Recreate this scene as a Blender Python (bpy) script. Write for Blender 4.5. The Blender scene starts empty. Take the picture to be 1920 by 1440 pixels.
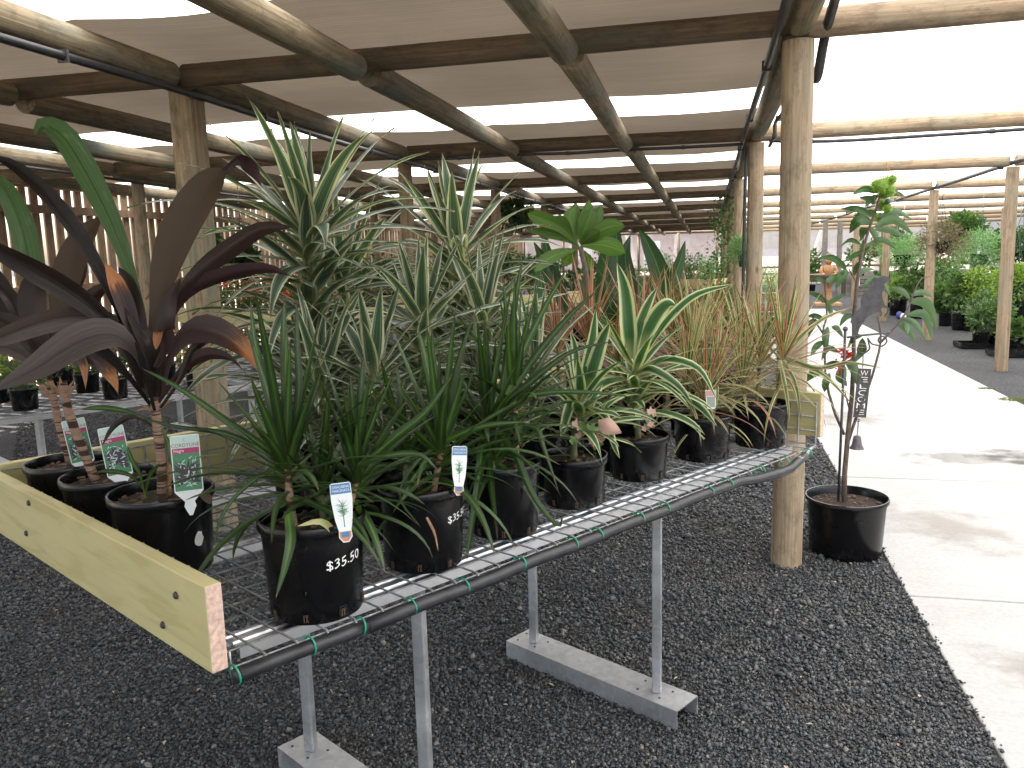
import bpy, bmesh, math, random
import numpy as np
from mathutils import Vector, Matrix, noise
R = random.Random(11)
SC = bpy.context.scene
COL = SC.collection
PI = math.pi

# ------------------------------------------------------------------ camera, world, sun, exposure
F, CX, CY, H = 1553.0, 960.0, 720.0, 1.5
_D = Vector((1326-960, 720-463, F)).normalized()
_hd = Vector((1, .0267, 0))
_up = _D.cross(_hd).normalized()
if _up.y < 0: _up = -_up
_X = _up.cross(_D).normalized()
if _X.x < 0: _X = -_X
ROWS = (_X, _D, _up)                      # world axes written in camera axes (right, up, forward)
def cam2w(v): return Vector([r.dot(v) for r in ROWS])
c_r, c_u, c_f = cam2w(Vector((1,0,0))), cam2w(Vector((0,1,0))), cam2w(Vector((0,0,1)))
cd = bpy.data.cameras.new('camera'); cam = bpy.data.objects.new('camera', cd); COL.objects.link(cam)
mw = Matrix.Identity(4)
for i in range(3):
    mw[i][0] = c_r[i]; mw[i][1] = c_u[i]; mw[i][2] = -c_f[i]
mw[0][3], mw[1][3], mw[2][3] = 0, 0, H
cam.matrix_world = mw
cd.sensor_width = 36; cd.lens = F/1920*36; cd.clip_start = .05; cd.clip_end = 600
SC.camera = cam
SUN_EL, SUN_AZ = math.radians(62), math.atan2(-1, .12)
w = bpy.data.worlds.new("World"); SC.world = w; w.use_nodes = True
nt = w.node_tree; bg = nt.nodes['Background']
sky = nt.nodes.new('ShaderNodeTexSky'); sky.sky_type = 'NISHITA'; sky.sun_disc = False
sky.sun_elevation = SUN_EL; sky.sun_rotation = SUN_AZ; sky.dust_density = 3; sky.air_density = 1.0
nt.links.new(sky.outputs[0], bg.inputs[0]); bg.inputs[1].default_value = .12
sl = bpy.data.lights.new('sun', 'SUN'); so = bpy.data.objects.new('sun', sl); COL.objects.link(so)
sl.energy = 4.5; sl.angle = math.radians(.53); sl.color = (1, .955, .89)
tos = Vector((math.sin(SUN_AZ)*math.cos(SUN_EL), math.cos(SUN_AZ)*math.cos(SUN_EL), math.sin(SUN_EL)))
so.rotation_euler = tos.to_track_quat('Z', 'Y').to_euler(); so.location = (0, 0, 12)
SC.view_settings.view_transform = 'Standard'; SC.view_settings.look = 'None'
SC.view_settings.gamma = 1; SC.view_settings.exposure = 2.12
SC.view_settings.use_curve_mapping = False
SC.cycles.max_bounces = 10; SC.cycles.diffuse_bounces = 6; SC.cycles.transparent_max_bounces = 12
SC.cycles.sample_clamp_indirect = 6; SC.cycles.caustics_reflective = False; SC.cycles.caustics_refractive = False

# survey helpers: a sight line of the surveyed photograph met with a real plane
CAMP = Vector((0, 0, H))
def ray(px, py): return cam2w(Vector((px-CX, CY-py, F)))
def onz(px, py, z=0.0):
    d = ray(px, py); return CAMP + d*((z-H)/d.z)
def atd(px, py, dist):                    # at forward distance
    return CAMP + ray(px, py)*(dist/F)
def aty(px, py, Y):
    d = ray(px, py); return CAMP + d*(Y/d.y)
def fwd(p): return (Vector(p)-CAMP).dot(c_f)
def projx(p):
    c = Vector(p)-CAMP; return CX + F*c.dot(c_r)/c.dot(c_f)

# ------------------------------------------------------------------ object helpers
def tag(o, label=None, cat=None, group=None, kind=None):
    if label: o['label'] = label
    if cat: o['category'] = cat
    if group: o['group'] = group
    if kind: o['kind'] = kind
    return o
def empty(name, loc=(0,0,0), label=None, cat=None, group=None, kind=None, rz=0):
    o = bpy.data.objects.new(name, None); COL.objects.link(o); o.location = loc; o.rotation_euler = (0,0,rz)
    o.empty_display_size = .1
    return tag(o, label, cat, group, kind)
def mobj(name, me, parent=None, mat=None):
    o = bpy.data.objects.new(name, me); COL.objects.link(o)
    if mat is not None and not me.materials: me.materials.append(mat)
    if parent is not None: o.parent = parent
    return o
class MB:
    """collects geometry, then makes one mesh"""
    def __init__(s): s.v = []; s.f = []; s.uv = []; s.mi = []; s.hasuv = False
    def add(s, vs, fs, uvs=None, mi=0):
        b = len(s.v); s.v += [tuple(p) for p in vs]; s.f += [tuple(i+b for i in f) for f in fs]
        s.mi += [mi]*len(fs)
        if uvs is not None: s.hasuv = True; s.uv += list(uvs)
        else: s.uv += [(0,0)]*len(vs)
        return s
    def box(s, c, size, rot=None, mi=0):
        x, y, z = size[0]/2, size[1]/2, size[2]/2
        vs = [Vector((a,b,d)) for a in (-x,x) for b in (-y,y) for d in (-z,z)]
        if rot is not None: vs = [rot @ v for v in vs]
        c = Vector(c); vs = [v+c for v in vs]
        return s.add(vs, [(0,1,3,2),(4,6,7,5),(0,4,5,1),(2,3,7,6),(0,2,6,4),(1,5,7,3)], mi=mi)
    def tube(s, pts, r, n=8, cap=True, mi=0):
        pts = [Vector(p) for p in pts]; m = len(pts)
        rs = r if isinstance(r, (list, tuple)) else [r]*m
        t0 = (pts[1]-pts[0]).normalized()
        a = t0.orthogonal().normalized()
        vs = []
        for i, p in enumerate(pts):
            t = (pts[min(i+1, m-1)]-pts[max(i-1, 0)]).normalized()
            a = (a - t*a.dot(t)).normalized(); b = t.cross(a)
            for k in range(n):
                an = 2*PI*k/n; vs.append(p+(a*math.cos(an)+b*math.sin(an))*rs[i])
        fs = [(i*n+k, i*n+(k+1)%n, (i+1)*n+(k+1)%n, (i+1)*n+k) for i in range(m-1) for k in range(n)]
        if cap: fs += [tuple(range(n-1, -1, -1)), tuple(range((m-1)*n, m*n))]
        return s.add(vs, fs, mi=mi)
    def lathe(s, prof, n=24, c=(0,0,0), mi=0):
        c = Vector(c); vs = []; fs = []
        for r, z in prof:
            for k in range(n):
                a = 2*PI*k/n; vs.append(c+Vector((r*math.cos(a), r*math.sin(a), z)))
        for i in range(len(prof)-1):
            for k in range(n):
                fs.append((i*n+k, i*n+(k+1)%n, (i+1)*n+(k+1)%n, (i+1)*n+k))
        return s.add(vs, fs, mi=mi)
    def prism(s, poly, t, mt=None, mi=0):
        n = len(poly); vs = [Vector((x, y, -t/2)) for x, y in poly]+[Vector((x, y, t/2)) for x, y in poly]
        if mt is not None: vs = [mt @ v for v in vs]
        return s.add(vs, [tuple(range(n-1,-1,-1)), tuple(range(n, 2*n))]+[(i,(i+1)%n,n+(i+1)%n,n+i) for i in range(n)], mi=mi)
    def mesh(s, name, smooth=False):
        me = bpy.data.meshes.new(name); me.from_pydata(s.v, [], s.f)
        if s.hasuv:
            ul = me.uv_layers.new(name='UVMap'); idx = [i for f in s.f for i in f]
            ul.data.foreach_set('uv', [c for i in idx for c in s.uv[i]])
        if any(s.mi): me.polygons.foreach_set('material_index', s.mi)
        if smooth: me.polygons.foreach_set('use_smooth', [True]*len(s.f))
        me.update(); return me
    def build(s, name, mat, parent=None, smooth=False):
        me = s.mesh(name, smooth)
        for m in (mat if isinstance(mat, (list, tuple)) else [mat]): me.materials.append(m)
        o = bpy.data.objects.new(name, me); COL.objects.link(o)
        if parent is not None: o.parent = parent
        return o
def sharpen(me, ang=35):
    me.polygons.foreach_set('use_smooth', [True]*len(me.polygons))
    try: me.set_sharp_from_angle(angle=math.radians(ang))
    except Exception: pass
def bevel(o, w=.002, seg=1):
    b = o.modifiers.new('bevel', 'BEVEL'); b.width = w; b.segments = seg; b.limit_method = 'ANGLE'; return o

# ------------------------------------------------------------------ materials
def newmat(name):
    m = bpy.data.materials.new(name); m.use_nodes = True; t = m.node_tree
    for n in list(t.nodes): t.nodes.remove(n)
    out = t.nodes.new('ShaderNodeOutputMaterial'); return m, t, out
def N(t, typ, **kw):
    n = t.nodes.new(typ)
    for k, v in kw.items():
        if k in n.inputs: n.inputs[k].default_value = v
        else: setattr(n, k, v)
    return n
def ramp(t, src, stops, interp='LINEAR'):
    r = t.nodes.new('ShaderNodeValToRGB'); r.color_ramp.interpolation = interp
    e = r.color_ramp.elements
    while len(e) > 1: e.remove(e[0])
    e[0].position = stops[0][0]; e[0].color = (*stops[0][1], 1)
    for p, c in stops[1:]:
        q = e.new(p); q.color = (*c, 1)
    t.links.new(src, r.inputs[0]); return r.outputs[0]
def g3(v): return (v, v, v)
def math_(t, op, a, b=None, c=None):
    n = t.nodes.new('ShaderNodeMath'); n.operation = op
    for i, x in enumerate((a, b, c)):
        if x is None: continue
        if isinstance(x, (int, float)): n.inputs[i].default_value = x
        else: t.links.new(x, n.inputs[i])
    return n.outputs[0]
def mixc(t, fac, a, b, blend='MIX'):
    n = t.nodes.new('ShaderNodeMix'); n.data_type = 'RGBA'; n.blend_type = blend
    for i, x in ((0, fac), (6, a), (7, b)):
        if isinstance(x, (int, float)): n.inputs[i].default_value = x
        elif isinstance(x, tuple): n.inputs[i].default_value = (*x, 1)
        else: t.links.new(x, n.inputs[i])
    return n.outputs[2]
def coords(t, scale=(1,1,1), kind='Object', rnd=False):
    tc = t.nodes.new('ShaderNodeTexCoord'); mp = t.nodes.new('ShaderNodeMapping')
    mp.inputs['Scale'].default_value = scale; t.links.new(tc.outputs[kind], mp.inputs[0])
    if rnd:
        oi = t.nodes.new('ShaderNodeObjectInfo'); v = t.nodes.new('ShaderNodeVectorMath'); v.operation = 'SCALE'
        v.inputs[0].default_value = (13.1, 7.7, 19.3); t.links.new(oi.outputs['Random'], v.inputs['Scale'])
        t.links.new(v.outputs[0], mp.inputs['Location'])
    return mp.outputs[0]
def noise_(t, vec, scale, detail=4, rough=.55, dist=0):
    n = N(t, 'ShaderNodeTexNoise', Scale=scale, Detail=detail, Roughness=rough, Distortion=dist)
    t.links.new(vec, n.inputs['Vector']); return n.outputs[0]
def bump_(t, h, strength=.3, dist=.01, nrm=None):
    b = N(t, 'ShaderNodeBump', Strength=strength, Distance=dist); t.links.new(h, b.inputs['Height'])
    if nrm is not None: t.links.new(nrm, b.inputs['Normal'])
    return b.outputs[0]
def princ(t, out, col, rough=.5, metal=0, nrm=None, spec=.5, link=True):
    p = t.nodes.new('ShaderNodeBsdfPrincipled')
    for k, x in (('Base Color', col), ('Roughness', rough), ('Metallic', metal), ('Specular IOR Level', spec)):
        if isinstance(x, (int, float)): p.inputs[k].default_value = x
        elif isinstance(x, tuple): p.inputs[k].default_value = (*x, 1)
        else: t.links.new(x, p.inputs[k])
    if nrm is not None: t.links.new(nrm, p.inputs['Normal'])
    if link: t.links.new(p.outputs[0], out.inputs[0])
    return p
def simple(name, col, rough=.5, metal=0, var=.0, scale=20, bs=0, bd=.002, spec=.5):
    m, t, out = newmat(name); vec = coords(t); n = noise_(t, vec, scale)
    c = col
    if var:
        c = ramp(t, n, [(.3, tuple(x*(1-var) for x in col)), (.7, tuple(min(1, x*(1+var)) for x in col))])
    princ(t, out, c, rough, metal, bump_(t, n, bs, bd) if bs else None, spec); return m

def mat_wood(name, dark, light, stain, amt=.5, long=(34, 34, 1.6), rough=.75):
    m, t, out = newmat(name); vec = coords(t, long, rnd=True)
    grain = noise_(t, vec, 1.6, 6, .62, .6)
    big = noise_(t, coords(t, (3, 3, 1.0), rnd=True), 1.6, 3, .6)
    knot = N(t, 'ShaderNodeTexVoronoi', Scale=2.6); t.links.new(coords(t, (2.2, 2.2, .9), rnd=True), knot.inputs['Vector'])
    c = ramp(t, grain, [(.28, dark), (.62, light)])
    c = mixc(t, ramp(t, big, [(.47, g3(0)), (.68, g3(amt))]), c, stain)
    c = mixc(t, ramp(t, knot.outputs['Distance'], [(.03, g3(.75)), (.10, g3(0))]), c, tuple(x*.35 for x in dark))
    crack = noise_(t, coords(t, (60, 60, .7), rnd=True), 1.0, 3, .5, .2)
    c = mixc(t, ramp(t, crack, [(.22, g3(.75)), (.30, g3(0))]), c, tuple(x*.25 for x in dark))
    oi = t.nodes.new('ShaderNodeObjectInfo')
    c = mixc(t, 1.0, c, ramp(t, oi.outputs['Random'], [(0, g3(.78)), (1, g3(1.15))]), 'MULTIPLY')
    mo = noise_(t, coords(t, (7, 7, 3.5), rnd=True), 2.2, 6, .72)
    c = mixc(t, ramp(t, mo, [(.50, g3(0)), (.66, g3(.55))]), c, tuple(x*.55 for x in dark))
    sp = noise_(t, coords(t, (1, 1, 1), rnd=True), 60, 3, .7)
    c = mixc(t, ramp(t, sp, [(.25, g3(.7)), (.33, g3(0))]), c, tuple(x*.35 for x in dark))
    princ(t, out, c, rough, 0, bump_(t, crack, .5, .01, bump_(t, grain, .5, .004)), .25); return m
POLE = mat_wood('treated_pine_pole', (.20, .145, .092), (.41, .31, .205), (.24, .25, .19), .5)
RPOLE = mat_wood('mottled_rafter_pine', (.13, .105, .065), (.31, .245, .155), (.15, .175, .145), .85)
RAFT = mat_wood('weathered_pine', (.10, .072, .045), (.21, .152, .095), (.13, .125, .09), .6)
SLATM = mat_wood('slat_timber', (.20, .13, .08), (.36, .25, .165), (.2, .15, .1), .4)
GREYW = mat_wood('grey_weathered_timber', (.12, .11, .10), (.26, .24, .21), (.15, .15, .13), .5)
ENDG = simple('cut_pine_end', (.60, .42, .34), .8, 0, .3, 90, .3)

def mat_yellow():
    m, t, out = newmat('yellow_painted_board'); vec = coords(t, (1.3, 9, 9), rnd=True)
    n = noise_(t, vec, 2.2, 4, .5, 1.6)
    sm = noise_(t, coords(t, (2, 2, 2), rnd=True), 1.7, 3)
    c = ramp(t, n, [(.36, (.47, .41, .19)), (.47, (.53, .47, .235)), (.60, (.56, .50, .255))])
    c = mixc(t, ramp(t, sm, [(.6, g3(0)), (.8, g3(.2))]), c, (.36, .32, .2))
    kn = N(t, 'ShaderNodeTexVoronoi', Scale=1.9); t.links.new(coords(t, (1, 2.4, 2.4), rnd=True), kn.inputs['Vector'])
    c = mixc(t, ramp(t, kn.outputs['Distance'], [(.02, g3(.5)), (.06, g3(0))]), c, (.30, .22, .12))
    princ(t, out, c, .55, 0, bump_(t, noise_(t, coords(t, (6, 60, 60), rnd=True), 3, 4), .12, .003), .35); return m
YEL = mat_yellow()

def mat_ground():
    m, t, out = newmat('dark_gravel'); vec = coords(t)
    v = N(t, 'ShaderNodeTexVoronoi', Scale=95.0); t.links.new(vec, v.inputs['Vector'])
    v2 = N(t, 'ShaderNodeTexVoronoi', Scale=240.0); t.links.new(vec, v2.inputs['Vector'])
    c = ramp(t, v.outputs['Color'], [(.1, (.022, .023, .025)), (.55, (.048, .049, .053)), (.95, (.10, .10, .10))])
    big = noise_(t, vec, 1.1, 5, .6)
    c = mixc(t, 1.0, c, ramp(t, big, [(.3, g3(.72)), (.7, g3(1.2))]), 'MULTIPLY')
    dirt = noise_(t, vec, 2.4, 4, .7)
    c = mixc(t, ramp(t, dirt, [(.60, g3(0)), (.72, g3(.35))]), c, (.075, .058, .043))
    h = math_(t, 'SUBTRACT', 1.0, v.outputs['Distance'])
    b = bump_(t, h, 1.0, .012); b = bump_(t, v2.outputs['Distance'], .5, .004, b)
    princ(t, out, c, .8, 0, b, .35); return m
def mat_stone():
    m, t, out = newmat('blue_metal_stone'); gi = t.nodes.new('ShaderNodeNewGeometry')
    c = ramp(t, gi.outputs['Random Per Island'], [(0, (.026, .028, .030)), (.45, (.060, .063, .066)), (.85, (.102, .105, .108)), (.975, (.150, .147, .140)), (1, (.24, .22, .19))])
    n = noise_(t, coords(t), 260, 2)
    c = mixc(t, 1.0, c, ramp(t, n, [(.3, g3(.75)), (.7, g3(1.2))]), 'MULTIPLY')
    big = noise_(t, coords(t), 1.3, 4, .6)
    c = mixc(t, 1.0, c, ramp(t, big, [(.3, g3(.75)), (.7, g3(1.15))]), 'MULTIPLY')
    di = noise_(t, coords(t), 2.1, 5, .7)
    c = mixc(t, ramp(t, di, [(.56, g3(0)), (.70, g3(.5))]), c, (.075, .060, .046))
    princ(t, out, c, .62, 0, None, .45); return m
def mat_concrete():
    m, t, out = newmat('pale_concrete'); vec = coords(t, kind='Object')
    n = noise_(t, vec, 1.4, 6, .62); f = noise_(t, vec, 60, 5, .6); sw = noise_(t, coords(t, (1, 14, 1)), 2.2, 4, .6)
    c = ramp(t, n, [(.3, (.32, .31, .295)), (.7, (.43, .42, .40))])
    c = mixc(t, .35, c, ramp(t, f, [(.3, g3(.24)), (.7, g3(.44))]))
    c = mixc(t, ramp(t, sw, [(.5, g3(0)), (.75, g3(.25))]), c, (.24, .225, .21))
    princ(t, out, c, .6, 0, bump_(t, f, .2, .002), .4); return m
def mat_stain(name, col, rough, lo=.46, hi=.62, amt=.8, sc=3.5):
    m, t, out = newmat(name); tc = t.nodes.new('ShaderNodeTexCoord')
    sep = t.nodes.new('ShaderNodeSeparateXYZ'); t.links.new(tc.outputs['UV'], sep.inputs[0])
    dx = math_(t, 'SUBTRACT', sep.outputs[0], .5); dy = math_(t, 'SUBTRACT', sep.outputs[1], .5)
    r = math_(t, 'SQRT', math_(t, 'ADD', math_(t, 'MULTIPLY', dx, dx), math_(t, 'MULTIPLY', dy, dy)))
    n = noise_(t, coords(t), sc, 5, .62)
    a = math_(t, 'SUBTRACT', n, math_(t, 'MULTIPLY', r, .62))
    fac = ramp(t, a, [(lo-.22, g3(0)), (hi-.22, g3(amt))])
    p = princ(t, out, col, rough, 0, None, .5, link=False)
    tr = t.nodes.new('ShaderNodeBsdfTransparent'); mx = t.nodes.new('ShaderNodeMixShader')
    t.links.new(fac, mx.inputs[0]); t.links.new(tr.outputs[0], mx.inputs[1]); t.links.new(p.outputs[0], mx.inputs[2])
    t.links.new(mx.outputs[0], out.inputs[0]); return m
GROUND, STONE, CONC = mat_ground(), mat_stone(), mat_concrete()

def mat_cloth(name, dif, trans, mixf, transp=0, weave=0):
    m, t, out = newmat(name)
    vec = coords(t, (1, 1, 1), kind='Object')
    n = noise_(t, coords(t, (.7, 22, 1)), 3, 4, .6); n2 = noise_(t, vec, .9, 3)
    k = math_(t, 'ADD', math_(t, 'MULTIPLY', n, .5), math_(t, 'MULTIPLY', n2, .5))
    cm = ramp(t, k, [(.35, g3(.84)), (.65, g3(1.06))])
    wv = t.nodes.new('ShaderNodeTexWave'); wv.inputs['Scale'].default_value = 9; wv.inputs['Distortion'].default_value = .6; wv.bands_direction = 'Y'; t.links.new(coords(t), wv.inputs['Vector'])
    spk = noise_(t, coords(t), 34, 3, .8)
    cm = mixc(t, 1.0, cm, ramp(t, wv.outputs['Fac'], [(0, g3(.95)), (1, g3(1.02))]), 'MULTIPLY'); cm = mixc(t, 1.0, cm, ramp(t, spk, [(.24, g3(.55)), (.34, g3(1))]), 'MULTIPLY')
    d = N(t, 'ShaderNodeBsdfDiffuse'); tl = N(t, 'ShaderNodeBsdfTranslucent')
    t.links.new(mixc(t, 1.0, dif, cm, 'MULTIPLY'), d.inputs[0]); t.links.new(mixc(t, 1.0, trans, cm, 'MULTIPLY'), tl.inputs[0])
    mx = N(t, 'ShaderNodeMixShader', Fac=mixf); t.links.new(d.outputs[0], mx.inputs[1]); t.links.new(tl.outputs[0], mx.inputs[2])
    o = mx.outputs[0]
    if transp:
        tr = N(t, 'ShaderNodeBsdfTransparent'); m2 = N(t, 'ShaderNodeMixShader', Fac=transp)
        t.links.new(o, m2.inputs[1]); t.links.new(tr.outputs[0], m2.inputs[2]); o = m2.outputs[0]
        if weave:
            pass
    t.links.new(o, out.inputs[0]); return m
TAN = mat_cloth('tan_shade_cloth', (.20, .165, .13), (.33, .27, .205), .165)
WHITE = mat_cloth('white_shade_cloth', (.8, .79, .77), (.87, .86, .83), .62)
SCREEN = mat_cloth('grey_windbreak_cloth', (.42, .40, .42), (.55, .52, .54), .55, transp=.42)

BLACKP = None
def mat_pot():
    m, t, out = newmat('black_plastic'); vec = coords(t, rnd=True)
    n = noise_(t, vec, 9, 5, .65); sc = noise_(t, coords(t, (40, 40, 3), rnd=True), 6, 3, .7)
    dust = noise_(t, coords(t, (4, 4, 9), rnd=True), 5, 5, .7)
    c = ramp(t, dust, [(.55, (.0045, .0045, .005)), (.8, (.016, .0155, .015))])
    r = ramp(t, n, [(.3, g3(.16)), (.7, g3(.32))])
    princ(t, out, c, r, 0, bump_(t, sc, .05, .002), .35); return m
POT = mat_pot()
RUBBER = simple('black_hose', (.022, .022, .024), .45, 0, .4, 30, .1)
GREENP = simple('dark_green_plastic', (.012, .05, .035), .4, 0, .3, 30)
TIE = simple('green_cable_tie', (.02, .30, .17), .45)
SOIL = simple('potting_mix', (.035, .023, .016), .95, 0, .6, 120, 1, .01)
CHIP = simple('bark_chip', (.12, .07, .045), .9, 0, .5, 40)
def mat_galv():
    m, t, out = newmat('galvanised_steel'); vec = coords(t, rnd=True)
    v = N(t, 'ShaderNodeTexVoronoi', Scale=55.0); t.links.new(vec, v.inputs['Vector'])
    n = noise_(t, vec, 7, 5, .65)
    c = mixc(t, .35, ramp(t, v.outputs['Color'], [(0, g3(.40)), (1, g3(.60))]), ramp(t, n, [(.3, (.30, .31, .33)), (.7, (.60, .61, .63))]))
    princ(t, out, c, ramp(t, n, [(.3, g3(.35)), (.7, g3(.55))]), .75, bump_(t, n, .05, .002), .5); return m
GALV = mat_galv()
ALU = simple('bright_aluminium', (.62, .63, .65), .32, .9, .08, 30)
WIRE = simple('galvanised_wire', (.33, .34, .35), .5, .6, .35, 60)
DKMET = simple('dark_grey_metal', (.07, .068, .072), .55, .4, .3, 30, .1)
WHITEP = simple('white_card', (.78, .80, .80), .35, 0, .03, 20)
MAGEN = simple('magenta_print', (.36, .03, .12), .4)
BLUEP = simple('blue_print', (.06, .20, .40), .4)
ORANGEP = simple('orange_print', (.55, .25, .12), .4)
PALEG = simple('pale_green_print', (.50, .66, .60), .4)
PRGREEN = simple('green_print', (.06, .22, .10), .4)
PRDARK = simple('purple_print', (.045, .02, .05), .4)
INK = simple('white_ink', (.85, .85, .83), .6)
REDP = simple('red_plastic', (.35, .03, .03), .5)
TERRA = simple('stone_brown', (.34, .19, .09), .8, 0, .4, 30, .4)
CEMENT = simple('brown_cement', (.17, .12, .09), .8, 0, .35, 25, .3)
BELL = simple('cast_iron', (.12, .11, .12), .7, .3, .25, 60, .3)
STEM = simple('woody_stem', (.10, .075, .06), .8, 0, .4, 60, .4)
GSTEM = simple('green_stem', (.13, .14, .06), .7, 0, .4, 60, .3)
DRY = simple('dry_leaf', (.34, .20, .11), .8, 0, .4, 40, .3)
def mat_ringstem():
    m, t, out = newmat('ringed_cane'); vec = coords(t, (6, 6, 62), rnd=True); n = noise_(t, vec, 1.0, 2, .5, .9)
    c = ramp(t, n, [(.42, (.045, .022, .016)), (.50, (.32, .21, .15)), (.62, (.26, .16, .11))])
    princ(t, out, c, .8, 0, bump_(t, n, .5, .004), .3); return m
RING = mat_ringstem()

def mat_leaf(name, kind, **k):
    """leaf material from the leaf's own coordinates: u across, v along"""
    m, t, out = newmat(name)
    tc = t.nodes.new('ShaderNodeTexCoord'); sep = t.nodes.new('ShaderNodeSeparateXYZ'); t.links.new(tc.outputs['UV'], sep.inputs[0])
    u, v = sep.outputs[0], sep.outputs[1]
    oi = t.nodes.new('ShaderNodeObjectInfo'); rnd = oi.outputs['Random']
    e = math_(t, 'ABSOLUTE', math_(t, 'SUBTRACT', math_(t, 'MULTIPLY', u, 2.0), 1.0))
    cb = t.nodes.new('ShaderNodeCombineXYZ'); t.links.new(math_(t, 'MULTIPLY', u, 1.0), cb.inputs[0])
    t.links.new(math_(t, 'MULTIPLY', v, 1.0), cb.inputs[1]); t.links.new(math_(t, 'MULTIPLY', rnd, 37.0), cb.inputs[2])
    mp = t.nodes.new('ShaderNodeMapping'); mp.inputs['Scale'].default_value = (14, 1.5, 1); t.links.new(cb.outputs[0], mp.inputs[0])
    st = noise_(t, mp.outputs[0], 1.6, 4, .6)
    mp2 = t.nodes.new('ShaderNodeMapping'); mp2.inputs['Scale'].default_value = (3, 6, 1); t.links.new(cb.outputs[0], mp2.inputs[0])
    bl = noise_(t, mp2.outputs[0], 1.3, 4, .6)
    e2 = math_(t, 'ADD', e, math_(t, 'MULTIPLY', math_(t, 'SUBTRACT', st, .5), k.get('jit', .22)))
    c = ramp(t, e2, k['stops'])
    if 'tip' in k:
        tv = math_(t, 'ADD', v, math_(t, 'MULTIPLY', math_(t, 'SUBTRACT', bl, .5), .22))
        p0 = k.get('tip0', .93)
        tv = math_(t, 'ADD', tv, math_(t, 'MULTIPLY', math_(t, 'SUBTRACT', st, .5), .16))
        f0 = ramp(t, tv, [(p0-.10, g3(0)), (p0, g3(.8))]); c = mixc(t, f0, c, tuple(x*.32 for x in k['tip']))
        f = ramp(t, tv, [(p0-.01, g3(0)), (min(1, p0+.07), g3(1))])
        c = mixc(t, f, c, k['tip'])
    if 'base' in k:
        c = mixc(t, ramp(t, v, [(0, g3(.8)), (.22, g3(0))]), c, k['base'])
    if 'spots' in k:
        c = mixc(t, ramp(t, bl, [(.56, g3(0)), (.72, g3(.6))]), c, k['spots'])
    mp3 = t.nodes.new('ShaderNodeMapping'); mp3.inputs['Scale'].default_value = (46, 1.2, 1); t.links.new(cb.outputs[0], mp3.inputs[0])
    vein = noise_(t, mp3.outputs[0], 1.4, 3, .6)
    c = mixc(t, 1.0, c, ramp(t, st, [(.3, g3(.78)), (.7, g3(1.2))]), 'MULTIPLY'); c = mixc(t, 1.0, c, ramp(t, vein, [(.3, g3(.80)), (.7, g3(1.18))]), 'MULTIPLY')
    vr = k.get('vary', .3)
    c = mixc(t, 1.0, c, ramp(t, rnd, [(0, g3(1-vr)), (1, g3(1+vr))]), 'MULTIPLY')
    if 'back' in k:
        ge = t.nodes.new('ShaderNodeNewGeometry')
        c = mixc(t, ge.outputs['Backfacing'], c, k['back'])
    b = bump_(t, st, .35, .003)
    p = princ(t, out, c, k.get('rough', .42), 0, b, k.get('spec', .3), link=False)
    tl = t.nodes.new('ShaderNodeBsdfTranslucent'); t.links.new(mixc(t, 1.0, c, k.get('tcol', (1.1, 1.15, .6)), 'MULTIPLY'), tl.inputs[0])
    mx = N(t, 'ShaderNodeMixShader', Fac=k.get('tr', .3)); t.links.new(p.outputs[0], mx.inputs[1]); t.links.new(tl.outputs[0], mx.inputs[2])
    t.links.new(mx.outputs[0], out.inputs[0]); return m
L_MARG = mat_leaf('marginata_leaf', 0, stops=[(0, (.11, .19, .035)), (.25, (.04, .095, .022)), (.7, (.022, .06, .018)), (.93, (.03, .055, .02)), (1, (.09, .035, .03))],
                  rough=.33, spec=.45, base=(.13, .22, .05), tip=(.22, .15, .07), tip0=.97, vary=.35, jit=.12)
L_VARI = mat_leaf('variegated_leaf', 0, stops=[(0, (.10, .16, .09)), (.10, (.055, .10, .064)), (.40, (.068, .118, .078)), (.50, (.26, .32, .24)), (.58, (.06, .105, .066)), (.66, (.11, .17, .11)), (.74, (.52, .54, .40)), (1, (.68, .68, .52))],
                  rough=.36, spec=.5, vary=.25, jit=.14, base=(.42, .45, .26), tip=(.45, .36, .22), tip0=.975)
L_LIME = mat_leaf('lime_edged_leaf', 0, stops=[(0, (.02, .07, .02)), (.06, (.045, .11, .035)), (.45, (.05, .12, .04)), (.58, (.10, .18, .09)), (.70, (.52, .54, .40)), (.80, (.50, .54, .28)), (1, (.58, .60, .30))],
                  rough=.38, vary=.18, jit=.10, base=(.40, .44, .24))
L_TRIC = mat_leaf('tricolour_leaf', 0, stops=[(0, (.12, .20, .055)), (.48, (.10, .19, .05)), (.58, (.48, .47, .26)), (.76, (.66, .60, .42)), (.84, (.58, .32, .22)), (1, (.52, .16, .12))],
                  rough=.42, vary=.3, jit=.2, tip=(.45, .22, .16), tip0=.96, base=(.45, .42, .25))
L_PINK = mat_leaf('reddish_leaf', 0, stops=[(0, (.11, .13, .055)), (.34, (.12, .11, .06)), (.52, (.40, .24, .15)), (.8, (.50, .19, .13)), (1, (.44, .10, .09))],
                  rough=.42, vary=.3, jit=.25, tip=(.45, .2, .14), tip0=.95, base=(.4, .38, .25))
L_CORD = mat_leaf('dark_cordyline_leaf', 0, stops=[(0, (.045, .026, .020)), (.07, (.018, .013, .010)), (.9, (.024, .017, .014)), (1, (.045, .03, .022))],
                  rough=.38, spec=.3, vary=.45, jit=.1, spots=(.045, .037, .036), back=(.032, .020, .016), tr=.14, tcol=(1.4, .8, .5))
L_CGREY = mat_leaf('dusty_cordyline_leaf', 0, stops=[(0, (.045, .03, .028)), (.1, (.074, .061, .056)), (1, (.10, .085, .074))],
                  rough=.5, vary=.2, spots=(.065, .042, .05), back=(.035, .018, .02), tr=.12, tcol=(1.4, .7, .5))
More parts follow.
